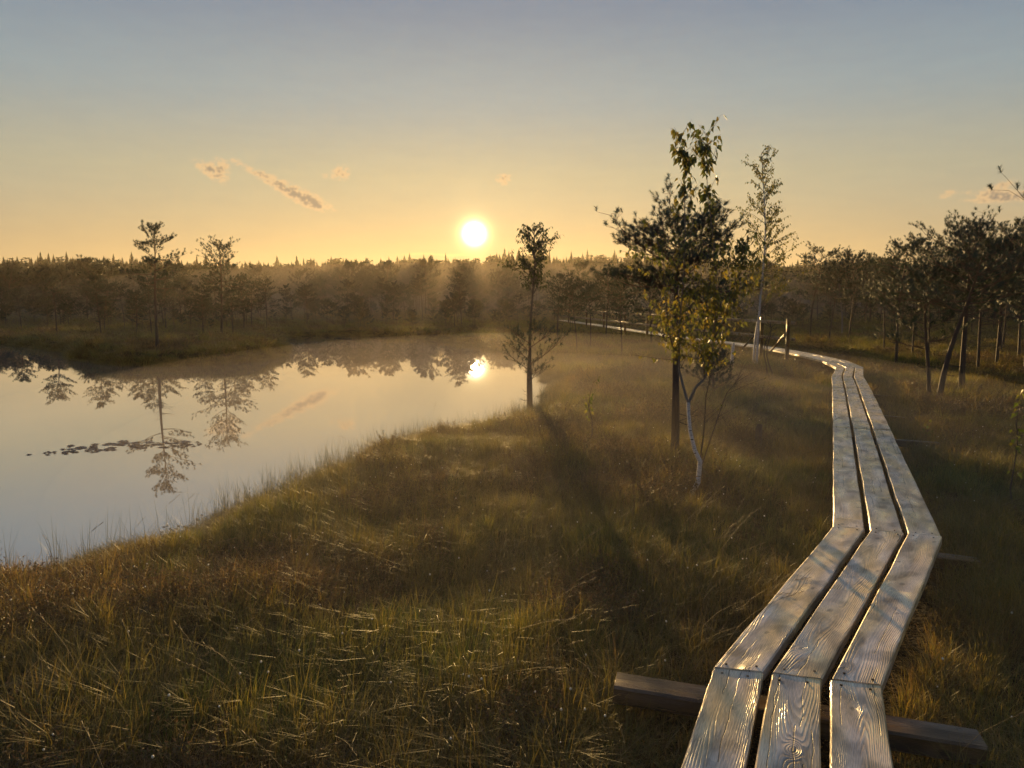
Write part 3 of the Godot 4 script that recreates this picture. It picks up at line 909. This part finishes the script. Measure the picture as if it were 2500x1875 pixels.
	var so := part("birch_stump", st.done(), mats.birch, self)
	so.position = Vector3(5.72, land(5.72, -20.0), -20.0)
	tag(so, "short broken white birch stump standing in the grass left of the slender birch", "stump")
	var s2 := MB.new()
	s2.tube([Vector3(0, -0.1, 0), Vector3(0.0, 0.14, 0), Vector3(0.01, 0.20, 0), Vector3(0.01, 0.205, 0)], [0.045, 0.04, 0.036, 0.005], 8, Color(0.09, 0.07, 0.055))
	var s2o := part("tree_stump", s2.done(), mats.bark, self)
	s2o.position = Vector3(3.05, land(3.05, -9.4) + 0.1, -9.4)
	tag(s2o, "small dark post-like stump in the grass between the near birch and the boardwalk", "stump")
	# --- leafy saplings
	sapling(Vector3(4.35, 0, -6.55), 0.95, 41, "young birch sapling with a few yellow-green leaves at the right edge", 0.05)
	sapling(Vector3(5.2, 0, -9.5), 0.35, 42, "tiny leafy sapling in the grass just right of the boardwalk", 0.045)
	sapling(Vector3(0.95, 0, -9.2), 0.8, 43, "slender leafy sapling standing alone left of the near birch", 0.045)

func snag(at: Vector3, H: float, s: int, label: String, col: Color) -> void:
	at.y = land(at.x, at.z)
	var r := rng_of(s)
	var m := MB.new()
	var pts := []
	var rr := []
	for i in 8:
		var t := i / 7.0
		pts.append(Vector3(0.06 * sin(t * 7.0 + s), H * t - 0.1, 0.04 * cos(t * 6.0)) + Vector3(0.08 * H * t * sin(s * 3.0), 0, 0))
		rr.append(lerpf(0.012 + 0.008 * H, 0.005, t))
	var b := MB.new()
	for i in 9 + int(H * 2):
		var t := r.randf_range(0.45, 0.98)
		var p: Vector3 = pts[int(t * 6.99)].lerp(pts[int(t * 6.99) + 1], t * 6.99 - int(t * 6.99))
		var az := r.randf() * TAU
		var d := Vector3(cos(az), r.randf_range(0.2, 0.9), sin(az)).normalized()
		var len := H * r.randf_range(0.06, 0.17)
		var e := p + d * len
		b.tube([p, p.lerp(e, 0.5) + Vector3(0, 0.01, 0), e + Vector3(0, 0.04 * H * r.randf(), 0)], [0.009, 0.006, 0.002], 3, col, col)
		for k in 2:
			b.tube([p.lerp(e, 0.55), p.lerp(e, 0.55) + (d + Vector3(r.randf_range(-1, 1), 0.5, r.randf_range(-1, 1))).normalized() * len * 0.45], [0.005, 0.0015], 3, col, col)
	m.tube(pts, rr, 6, col, col)
	var t := thing("dead_tree", label, "dead tree", at)
	part("trunk", m.done(), mats.bark, t)
	part("branch", b.done(), mats.bark, t)

func sapling(at: Vector3, H: float, s: int, label: String, ls: float) -> void:
	at.y = land(at.x, at.z)
	var r := rng_of(s)
	var tw := MB.new()
	var lv := MB.new()
	var cols := [Color(0.15, 0.17, 0.02), Color(0.10, 0.13, 0.02), Color(0.2, 0.18, 0.025)]
	var bark := Color(0.09, 0.07, 0.055)
	var pts := []
	for i in 6:
		pts.append(Vector3(0.03 * sin(i * 1.7 + s), H * i / 5.0 - 0.05, 0.03 * cos(i * 1.3)))
	tw.tube(pts, [0.008, 0.007, 0.006, 0.005, 0.003, 0.0015], 5, bark, bark)
	for i in 9:
		var f := r.randf_range(1.2, 4.9)
		var p: Vector3 = pts[int(f)].lerp(pts[int(f) + 1], f - int(f))
		var az := r.randf() * TAU
		leafy_twig(tw, lv, p, Vector3(cos(az), 0.9, sin(az)).normalized(), H * r.randf_range(0.12, 0.3), ls, 0.05, r, cols, bark, 0.002)
	var t := thing("sapling", label, "sapling", at)
	part("stem", tw.done(), mats.bark, t)
	part("foliage", lv.done(), mats.leaf, t, "stuff")

# ------------------------------------------------------------------ far forest
func far_conifer(s: int, spruce: bool) -> ArrayMesh:
	var r := rng_of(s)
	var m := MB.new()
	var H := 1.0
	var bk := Color(0.05, 0.038, 0.028)
	for k in 4:
		var a := k * PI / 2
		var o := Vector3(cos(a), 0, sin(a)) * 0.011
		var o2 := Vector3(cos(a + PI / 2), 0, sin(a + PI / 2)) * 0.011
		m.quad(o, o2, o2 * 0.4 + Vector3(0, 0.95, 0), o * 0.4 + Vector3(0, 0.95, 0), bk)
	var n := 190 if spruce else 170
	for i in n:
		var u := (i + r.randf()) / n
		var az := i * 2.4 + r.randf()
		var col := shifted(Color(0.028, 0.038, 0.018), r.randf_range(0.7, 1.4))
		if spruce:
			var y := lerpf(0.12, 1.0, u)
			var len := 0.16 * pow(1.0 - u, 0.8) * r.randf_range(0.6, 1.15) + 0.006
			var d := Vector3(cos(az), 0, sin(az))
			var sd := Vector3(-d.z, 0, d.x) * len * 0.34
			var b := Vector3(0, y, 0)
			m.tri(b + Vector3(0, 0.035, 0), b + d * len * 0.8 + sd + Vector3(0, -0.035, 0), b + d * len - sd * 0.7 + Vector3(0, -0.02, 0), col, col, col)
		else:
			var y := lerpf(0.35, 0.98, u)
			var rad := 0.17 * pow(sin(PI * lerpf(0.25, 0.93, u)), 0.8) * sqrt(r.randf())
			var c := Vector3(cos(az) * rad, y, sin(az) * rad)
			var e1 := Vector3(r.randf_range(-1, 1), r.randf_range(-0.3, 0.6), r.randf_range(-1, 1)).normalized() * 0.06
			var e2 := Vector3(r.randf_range(-1, 1), r.randf_range(-0.1, 0.9), r.randf_range(-1, 1)).normalized() * 0.05
			m.tri(c, c + e1, c + e2, col, col, col)
	return m.done()

func multi(called: String, mesh: Mesh, mat: Material, xf: Array, cols: Array, label := "", category := "") -> void:
	if xf.is_empty(): return
	var mm := MultiMesh.new()
	mm.transform_format = MultiMesh.TRANSFORM_3D
	mm.use_colors = true
	mm.mesh = mesh
	mm.instance_count = xf.size()
	for i in xf.size():
		mm.set_instance_transform(i, xf[i])
		mm.set_instance_color(i, cols[i])
	var o := MultiMeshInstance3D.new()
	o.name = numbered(called)
	o.multimesh = mm
	o.material_override = mat
	add_child(o)
	o.set_meta("kind", "stuff")
	if label: tag(o, label, category)

func make_forest() -> void:
	var r := rng_of(2000)
	for k in 6:
		var spruce := k < 3
		var xf := []
		var cols := []
		for i in 1500:
			var az := deg_to_rad(r.randf_range(-44, 44))
			var dep := r.randf_range(185, 245)
			var x := tan(az) * dep
			# the wood's edge comes a little nearer on the right
			if az > 0.25: dep -= (az - 0.25) * 80.0
			var hh := r.randf_range(12.0, 17.0) if not spruce else r.randf_range(11.0, 19.0)
			hh *= 1.0 + 0.10 * tone_noise.get_noise_2d(x * 0.11, 7.0)
			if r.randf() < 0.12: hh *= 1.14
			hh *= dep / 305.0 * (0.97 + 0.06 * sin(az * 9.0 + 1.0))
			xf.append(Transform3D(Basis(Vector3.UP, r.randf() * TAU).scaled(Vector3(hh * r.randf_range(0.9, 1.35), hh, hh * r.randf_range(0.9, 1.35))), Vector3(x, land(x, -dep), -dep)))
			var f := r.randf_range(0.75, 1.25)
			cols.append(Color(f, f, f))
		multi("far_spruce_forest" if spruce else "far_pine_forest", far_conifer(700 + k, spruce), mats.needles, xf, cols, "dark serrated forest along the whole horizon", "forest")
	# scattered low bog pines between the pond and the forest, too far to tell apart
	for k in 3:
		var xf := []
		var cols := []
		var tree: Array = pine(800 + k, {"h": 4.4, "c0": 0.4, "limbs": 11, "r": 1.3, "r0": 0.06, "tuft": [0.22, 16, 0.2, 0.055], "dens": 3, "dead": 3, "sides": 4})
		var spots := []
		while spots.size() < 260:
			var dep := r.randf_range(84, 175)
			var az := r.randf_range(-0.78, 0.8)
			if r.randf() > 0.45 + 0.5 * absf(az): continue
			spots.append(Vector3(az * dep, land(az * dep, -dep), -dep))
		while spots.size() < 480:
			var dep := r.randf_range(46, 120)
			var az := r.randf_range(-0.78, 0.8)
			if shore(az * dep, -dep) < 1.0 or off_path(az * dep, -dep) < 2.0: continue
			spots.append(Vector3(az * dep, land(az * dep, -dep), -dep))
		for i in spots.size():
			var p: Vector3 = spots[i]
			var sc: float = r.randf_range(0.7, 1.4) * (1.0 + (-p.z - 84.0) * 0.003) if i < 260 else r.randf_range(0.16, 0.46)
			xf.append(Transform3D(Basis(Vector3.UP, r.randf() * TAU).scaled(Vector3(sc, sc, sc)), p))
			var f := r.randf_range(0.8, 1.2)
			cols.append(Color(f, f, f))
		multi("far_bog_wood", tree[1], mats.needles, xf, cols, "low sparse pine wood on the open bog before the forest", "wood")
		multi("far_wood_stems", tree[0], mats.bark, xf, cols, "thin stems of the sparse pine wood on the far bog", "wood")

# ------------------------------------------------------------------ grass and low plants
func blade(m: MB, p: Vector3, out: Vector3, h: float, w: float, bend: float, c0: Color, c1: Color) -> void:
	var side := Vector3(-out.z, 0, out.x)
	var a := p
	var b := p + Vector3(0, h * 0.5, 0) + out * bend * h * 0.16
	var c := p + Vector3(0, h * (1.0 - 0.28 * bend), 0) + out * bend * h * 0.62
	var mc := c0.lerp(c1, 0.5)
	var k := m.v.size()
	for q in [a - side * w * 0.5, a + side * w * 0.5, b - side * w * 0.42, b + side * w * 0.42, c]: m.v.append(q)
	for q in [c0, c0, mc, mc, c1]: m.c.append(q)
	for q in [0, 1, 3, 0, 3, 2, 2, 3, 4]: m.ix.append(k + q)

func grass_clump(s: int, n: int, rad: float, h0: float, h1: float, w: float, bend: float, pal: Array) -> ArrayMesh:
	var r := rng_of(s)
	var m := MB.new()
	for i in n:
		var a := r.randf() * TAU
		var q := sqrt(r.randf()) * rad
		var out := Vector3(cos(a + r.randf_range(-0.9, 0.9)), 0, sin(a + r.randf_range(-0.9, 0.9))).normalized()
		var cc: Color = shifted(pal[r.randi() % pal.size()], r.randf_range(0.75, 1.3))
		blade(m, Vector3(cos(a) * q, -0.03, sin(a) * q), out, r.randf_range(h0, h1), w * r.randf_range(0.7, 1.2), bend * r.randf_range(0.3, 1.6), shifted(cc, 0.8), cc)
	return m.done()

func heather_clump(s: int) -> ArrayMesh:
	var r := rng_of(s)
	var m := MB.new()
	for i in 13:
		var a := r.randf() * TAU
		var d := Vector3(cos(a) * 0.5, 1.0, sin(a) * 0.5).normalized()
		var p := Vector3(cos(a), 0, sin(a)) * 0.05 * r.randf() + Vector3(0, -0.03, 0)
		var len := r.randf_range(0.12, 0.24)
		var e := p + d * len
		var sd := Vector3(-d.z, 0, d.x) * 0.0025
		var bk := Color(0.055, 0.035, 0.025)
		m.tri(p - sd, p + sd, e, bk, bk, bk)
		for k in 13:
			var b := p.lerp(e, r.randf_range(0.25, 1.0))
			var o := Vector3(r.randf_range(-1, 1), r.randf_range(0.1, 1), r.randf_range(-1, 1)).normalized()
			var w := o.cross(Vector3(r.randf(), r.randf(), r.randf())).normalized() * 0.004
			var cc := shifted([Color(0.105, 0.065, 0.027), Color(0.075, 0.075, 0.022), Color(0.125, 0.082, 0.035)][r.randi() % 3], r.randf_range(0.7, 1.3))
			m.tri(b - w, b + w, b + o * r.randf_range(0.012, 0.026), cc, cc, cc)
	return m.done()

func make_grass() -> void:
	var olive := [Color(0.18, 0.15, 0.028), Color(0.22, 0.165, 0.032), Color(0.14, 0.13, 0.026), Color(0.27, 0.19, 0.05)]
	var straw := [Color(0.26, 0.17, 0.05), Color(0.20, 0.13, 0.04), Color(0.32, 0.225, 0.085), Color(0.16, 0.10, 0.033)]
	var green := [Color(0.085, 0.110, 0.018), Color(0.110, 0.125, 0.022), Color(0.070, 0.090, 0.016)]
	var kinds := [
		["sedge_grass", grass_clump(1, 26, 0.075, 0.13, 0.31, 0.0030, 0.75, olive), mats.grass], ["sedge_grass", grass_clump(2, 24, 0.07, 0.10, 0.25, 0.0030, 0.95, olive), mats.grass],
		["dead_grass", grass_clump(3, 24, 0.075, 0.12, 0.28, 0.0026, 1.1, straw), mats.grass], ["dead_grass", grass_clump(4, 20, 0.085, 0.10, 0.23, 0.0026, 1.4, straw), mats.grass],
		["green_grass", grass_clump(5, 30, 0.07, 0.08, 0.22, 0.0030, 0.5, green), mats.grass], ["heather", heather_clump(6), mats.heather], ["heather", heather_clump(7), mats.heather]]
	var xf := []
	var cols := []
	for k in kinds.size():
		xf.append([]); cols.append([])
	var r := rng_of(3000)
	# depth from, depth to, clumps per square metre, size, blade width factor
	var tiers := [[-1.5, 6.5, 330.0, 0.96, 1.05], [6.5, 11.0, 205.0, 1.02, 1.3], [11.0, 18.0, 80.0, 1.15, 2.0], [18.0, 32.0, 28.0, 1.35, 3.2], [32.0, 60.0, 7.0, 1.7, 5.5], [60.0, 130.0, 1.3, 2.4, 10.0]]
	for t in tiers:
		var d0: float = t[0]
		var d1: float = t[1]
		var half0 := maxf(d0, 0.0) * 0.70 + 2.2
		var half1 := d1 * 0.70 + 2.2
		var area := (half0 + half1) * (d1 - d0)
		var n := int(area * t[2])
		for i in n:
			var dep := 0.0
			while true:
				dep = r.randf_range(d0, d1)
				if r.randf() < (maxf(dep, 0.0) * 0.70 + 2.2) / half1: break
			var half := maxf(dep, 0.0) * 0.70 + 2.2
			var x := r.randf_range(-half, half)
			var z := -dep
			var sd := shore(x, z)
			if sd < 0.03: continue
			var op := off_path(x, z)
			if op < 0.345: continue
			var a := patch_noise.get_noise_2d(x, z)
			var b := tone_noise.get_noise_2d(x + 300.0, z)
			var k := 0
			var p := r.randf()
			if a > 0.14 + 0.25 * (p - 0.5):
				k = 5 + r.randi() % 2 if p < 0.34 else (2 + r.randi() % 2 if p < 0.72 else r.randi() % 2)
			elif b > 0.12:
				k = 4 if p < 0.5 else r.randi() % 2
			else:
				k = r.randi() % 2 if p < 0.62 else (2 + r.randi() % 2 if p < 0.88 else 4)
			if (sd < 0.5 or op < 1.0) and k > 4: k = 0 if p < 0.5 else 4
			var s: float = t[3] * r.randf_range(0.75, 1.25) * (0.85 + 0.35 * (ground_noise.get_noise_2d(x * 3.0, z * 3.0)))
			var hy := s * r.randf_range(0.85, 1.2)
			if op < 0.55 and (x > dep * 0.5 or dep < 4.0): hy *= 0.75
			if dep < 3.0 and x > 0.2: hy *= 0.8
			var tilt := Basis(Vector3(0, 0, 1), -0.16 * r.randf() - 0.12 * tone_noise.get_noise_2d(x * 0.7, z * 0.7)) * Basis(Vector3.UP, r.randf() * TAU)
			# farther clumps stand for wider tussocks with the same height of grass
			var wide: float = s * (1.0 + (t[4] - 1.0) * 0.42)
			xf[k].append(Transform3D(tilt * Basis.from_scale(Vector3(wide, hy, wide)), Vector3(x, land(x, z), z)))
			var f := r.randf_range(0.75, 1.25) * (1.0 + 0.25 * b)
			var warm := 1.0 + 0.25 * a
			cols[k].append(Color(f * warm, f, f * 0.95))
	var words := ["olive sedge covering the bog", "low olive sedge covering the bog", "dead straw-brown grass among the sedge", "matted dead grass among the sedge", "bright green grass patches in the bog", "brown heather among the bog grass", "reddish heather among the bog grass"]
	for k in kinds.size():
		multi(kinds[k][0], kinds[k][1], kinds[k][2], xf[k], cols[k], words[k], "grass" if k < 5 else "heather")
	# long pale straws, bowed to the right by the wind
	var st := []
	var sc := []
	var sm := MB.new()
	var pale := Color(0.20, 0.15, 0.075)
	var pr := Vector3.ZERO
	var pts := []
	var rd := []
	for i in 7:
		var q := i / 6.0
		pts.append(Vector3(0.42 * q * q, 0.40 * q - 0.13 * q * q * q, 0))
		rd.append(lerpf(0.0009, 0.0004, q))
	sm.tube(pts, rd, 3, pale, pale)
	for i in 5:
		var q := 0.86 + i * 0.03
		var p := Vector3(0.42 * q * q, 0.40 * q - 0.13 * q * q * q, 0)
		sm.tube([p, p + Vector3(0.018, 0.004, 0.006 * (i % 3 - 1)), p + Vector3(0.03, 0.002, 0.008 * (i % 3 - 1))], [0.0006, 0.0016, 0.0003], 3, pale, pale)
	var straw_mesh := sm.done()
	for i in 1700:
		var dep := r.randf_range(1.6, 14.0)
		var x := r.randf_range(-0.75, 0.75) * dep
		if shore(x, -dep) < 0.05 or off_path(x, -dep) < 0.42: continue
		if patch_noise.get_noise_2d(x * 1.7 + 90, -dep * 1.7) < -0.05 and r.randf() < 0.8: continue
		if x < 0.0 and r.randf() < 0.6: continue
		var s := r.randf_range(0.5, 1.15)
		var yaw := r.randfn(0.25, 0.75)
		if x < -0.5: yaw = r.randfn(1.2, 1.4)
		st.append(Transform3D((Basis(Vector3.UP, yaw) * Basis(Vector3(0, 0, 1), r.randf_range(-0.1, 0.55))).scaled(Vector3(s, s, s)), Vector3(x, land(x, -dep), -dep)))
		var f := r.randf_range(0.6, 1.3)
		sc.append(Color(f, f * 0.97, f * 0.9))
	multi("dry_straw", straw_mesh, mats.straw, st, sc, "long pale bowed straws rising above the grass", "straw")
	# upright sedge spikes along the water's edge
	var em := grass_clump(9, 5, 0.03, 0.26, 0.55, 0.0034, 0.35, [Color(0.05, 0.055, 0.02), Color(0.08, 0.07, 0.03)])
	var et := []
	var ec := []
	while et.size() < 900:
		var dep := r.randf_range(3.5, 16.0)
		var x := r.randf_range(-0.8, 0.15) * dep
		var sd := shore(x, -dep)
		if sd < -0.22 or sd > 0.22: continue
		if r.randf() > 0.15 + 0.6 * float(dep > 7.0): continue
		var s := r.randf_range(0.5, 1.0)
		et.append(Transform3D(Basis(Vector3.UP, r.randf() * TAU).scaled(Vector3(1, s, 1)), Vector3(x, maxf(land(x, -dep), WATER_Y), -dep)))
		ec.append(Color.WHITE)
	multi("shore_sedge", em, mats.grass, et, ec, "thin upright sedge spikes along the near edge of the pond", "sedge")
	# a fringe of denser grass on every bank, which hides the step down to the water
	var ft := []
	var fc := []
	var tries := 0
	while ft.size() < 14000 and tries < 400000:
		tries += 1
		var dep := r.randf_range(3.0, 50.0)
		var x := r.randf_range(-0.8, 0.2) * dep
		var sd := shore(x, -dep)
		if sd < -0.04 or sd > 0.34: continue
		if dep > 12.0 and r.randf() < 0.4: continue
		var s := r.randf_range(0.6, 1.05)
		var wide := s * (1.0 + dep * 0.035)
		ft.append(Transform3D(Basis(Vector3.UP, r.randf() * TAU).scaled(Vector3(wide, s, wide)), Vector3(x, maxf(land(x, -dep), WATER_Y - 0.02), -dep)))
		var f := r.randf_range(0.7, 1.2)
		fc.append(Color(f, f, f))
	multi("bank_grass", kinds[1][1], mats.grass, ft, fc, "dense olive grass fringe on the banks of the pond", "grass")
	# pale seed heads and small white flowers
	var hm := SphereMesh.new()
	hm.radius = 0.0055; hm.height = 0.012; hm.radial_segments = 6; hm.rings = 3
	var ht := []
	var hc := []
	for i in 420:
		var dep := r.randf_range(1.6, 12.0)
		var x := r.randf_range(-0.75, 0.75) * dep
		if shore(x, -dep) < 0.05 or off_path(x, -dep) < 0.45: continue
		var s := r.randf_range(0.5, 1.1)
		ht.append(Transform3D(Basis.from_scale(Vector3(s, s, s)), Vector3(x, land(x, -dep) + r.randf_range(0.12, 0.27), -dep)))
		hc.append(Color.WHITE)
	multi("seed_heads", hm, mats.down, ht, hc, "tiny pale seed heads in the grass", "seed heads")
	# bits of floating leaf along the near edge of the pond
	var lm := MB.new()
	for k in 6:
		var a0 := TAU * k / 6
		var a1 := TAU * (k + 1) / 6
		lm.tri(Vector3.ZERO, Vector3(cos(a1) * 0.02, 0.002, sin(a1) * 0.012), Vector3(cos(a0) * 0.02, 0.002, sin(a0) * 0.012), Color.WHITE, Color.WHITE, Color.WHITE)
	var lt := []
	var lc := []
	while lt.size() < 650:
		var dep := r.randf_range(4.5, 10.5)
		var x := r.randf_range(-0.75, -0.1) * dep
		var sd := shore(x, -dep)
		if sd > -0.02 or sd < -0.5 * r.randf() * r.randf() - 0.04: continue
		lt.append(Transform3D(Basis(Vector3.UP, r.randf() * TAU), Vector3(x, WATER_Y + 0.003, -dep)))
		lc.append(Color.WHITE)
	multi("floating_leaves", lm.done(), mats.weed, lt, lc, "small dark leaves floating along the near bank", "leaves")

func mist(at: Vector3, half: Vector3, density: float) -> void:
	var f := FogVolume.new()
	f.name = numbered("glare_veil_mist")
	f.shape = RenderingServer.FOG_VOLUME_SHAPE_ELLIPSOID
	f.size = half * 2.0
	f.position = at
	var m := FogMaterial.new()
	m.albedo = Color(1.0, 0.93, 0.82)
	m.density = density
	f.material = m
	f.set_meta("kind", "stuff")
	tag(f, "added thin mist standing in for the golden glare veil over pond and meadow", "mist")
	add_child(f)

func make_glare_veil() -> void:
	# added mist banks standing in for the golden veil of sun glare
	mist(Vector3(-4.0, -0.4, -112.0), Vector3(70.0, 7.0, 56.0), 0.0042)
	mist(Vector3(0.4, -0.44, -14.2), Vector3(9.0, 1.25, 14.0), 0.013)
	mist(Vector3(0.4, -0.42, -13.0), Vector3(6.2, 0.85, 9.5), 0.016)


func make_weed_patch() -> void:
	# ragged floating mat, built as many low flat flakes of one mat
	var r := rng_of(88)
	var spots := [[-6.1, -10.05, 0.14], [-5.9, -10.4, 0.22], [-5.7, -10.75, 0.2], [-5.55, -10.3, 0.2], [-5.38, -10.7, 0.25], [-5.25, -10.45, 0.2], [-5.75, -10.15, 0.16], [-4.8, -10.75, 0.22], [-4.6, -10.55, 0.16], [-4.4, -10.65, 0.12]]
	var m := MB.new()
	for s in spots:
		for q in 11:
			var c := Vector3(s[0] + r.randf_range(-0.24, 0.24), WATER_Y + 0.002 + r.randf() * 0.004, s[1] + r.randf_range(-0.16, 0.16))
			var n := 9
			var pr := []
			for k in n:
				var a := TAU * k / n
				var w: float = s[2] * r.randf_range(0.12, 1.0) * 0.38
				pr.append(c + Vector3(cos(a) * w, 0, sin(a) * w * 0.8))
			for k in n:
				m.tri(c + Vector3(0, 0.012, 0), pr[(k + 1) % n], pr[k], Color.WHITE, Color.WHITE, Color.WHITE)
	var o := part("weed_mat", m.done(), mats.weed, self)
	tag(o, "dark ragged mat of weed floating on the still water at left", "weed mat")

# ------------------------------------------------------------------
func _ready() -> void:
	var cam := Camera3D.new()
	cam.name = "camera"
	cam.position = Vector3(0, 1.5, 0)
	cam.rotation_degrees = Vector3(-6.15, 0, 0)
	cam.fov = 53.0
	cam.near = 0.05
	cam.far = 3000.0
	add_child(cam)
	cam.current = true
	var env := Environment.new()
	env.background_mode = Environment.BG_SKY
	env.sky = make_sky()
	env.sky_rotation = Vector3(0, PI, 0)  # the panorama is written with north in its middle
	env.background_energy_multiplier = 1.0
	env.tonemap_mode = Environment.TONE_MAPPER_LINEAR
	env.tonemap_exposure = 2.2
	env.sdfgi_enabled = true
	env.ssao_enabled = true
	env.ssil_enabled = true
	env.volumetric_fog_enabled = true
	env.volumetric_fog_density = 0.00022
	env.volumetric_fog_albedo = Color(1.0, 0.93, 0.82)
	env.volumetric_fog_anisotropy = 0.62
	var we := WorldEnvironment.new()
	we.name = "world_environment"
	we.environment = env
	add_child(we)
	var sun := DirectionalLight3D.new()
	sun.name = "sun"
	sun.rotation_degrees = Vector3(-SUN_EL, 180.0 - SUN_AZ, 0)
	sun.light_energy = 1.6
	sun.light_color = Color(1.0, 0.82, 0.53)
	sun.light_angular_distance = 0.5
	sun.shadow_enabled = true
	add_child(sun)

	ground_noise.seed = 1; ground_noise.frequency = 0.16; ground_noise.fractal_octaves = 2
	hummock_noise.seed = 2; hummock_noise.frequency = 0.7; hummock_noise.fractal_octaves = 2
	patch_noise.seed = 3; patch_noise.frequency = 0.33; patch_noise.fractal_octaves = 3
	tone_noise.seed = 4; tone_noise.frequency = 0.45; tone_noise.fractal_octaves = 2
	make_materials()
	make_grid()
	make_ground()
	make_boardwalk()
	make_handrail()
	make_trees()
	make_forest()
	make_weed_patch()
	make_glare_veil()
	make_grass()
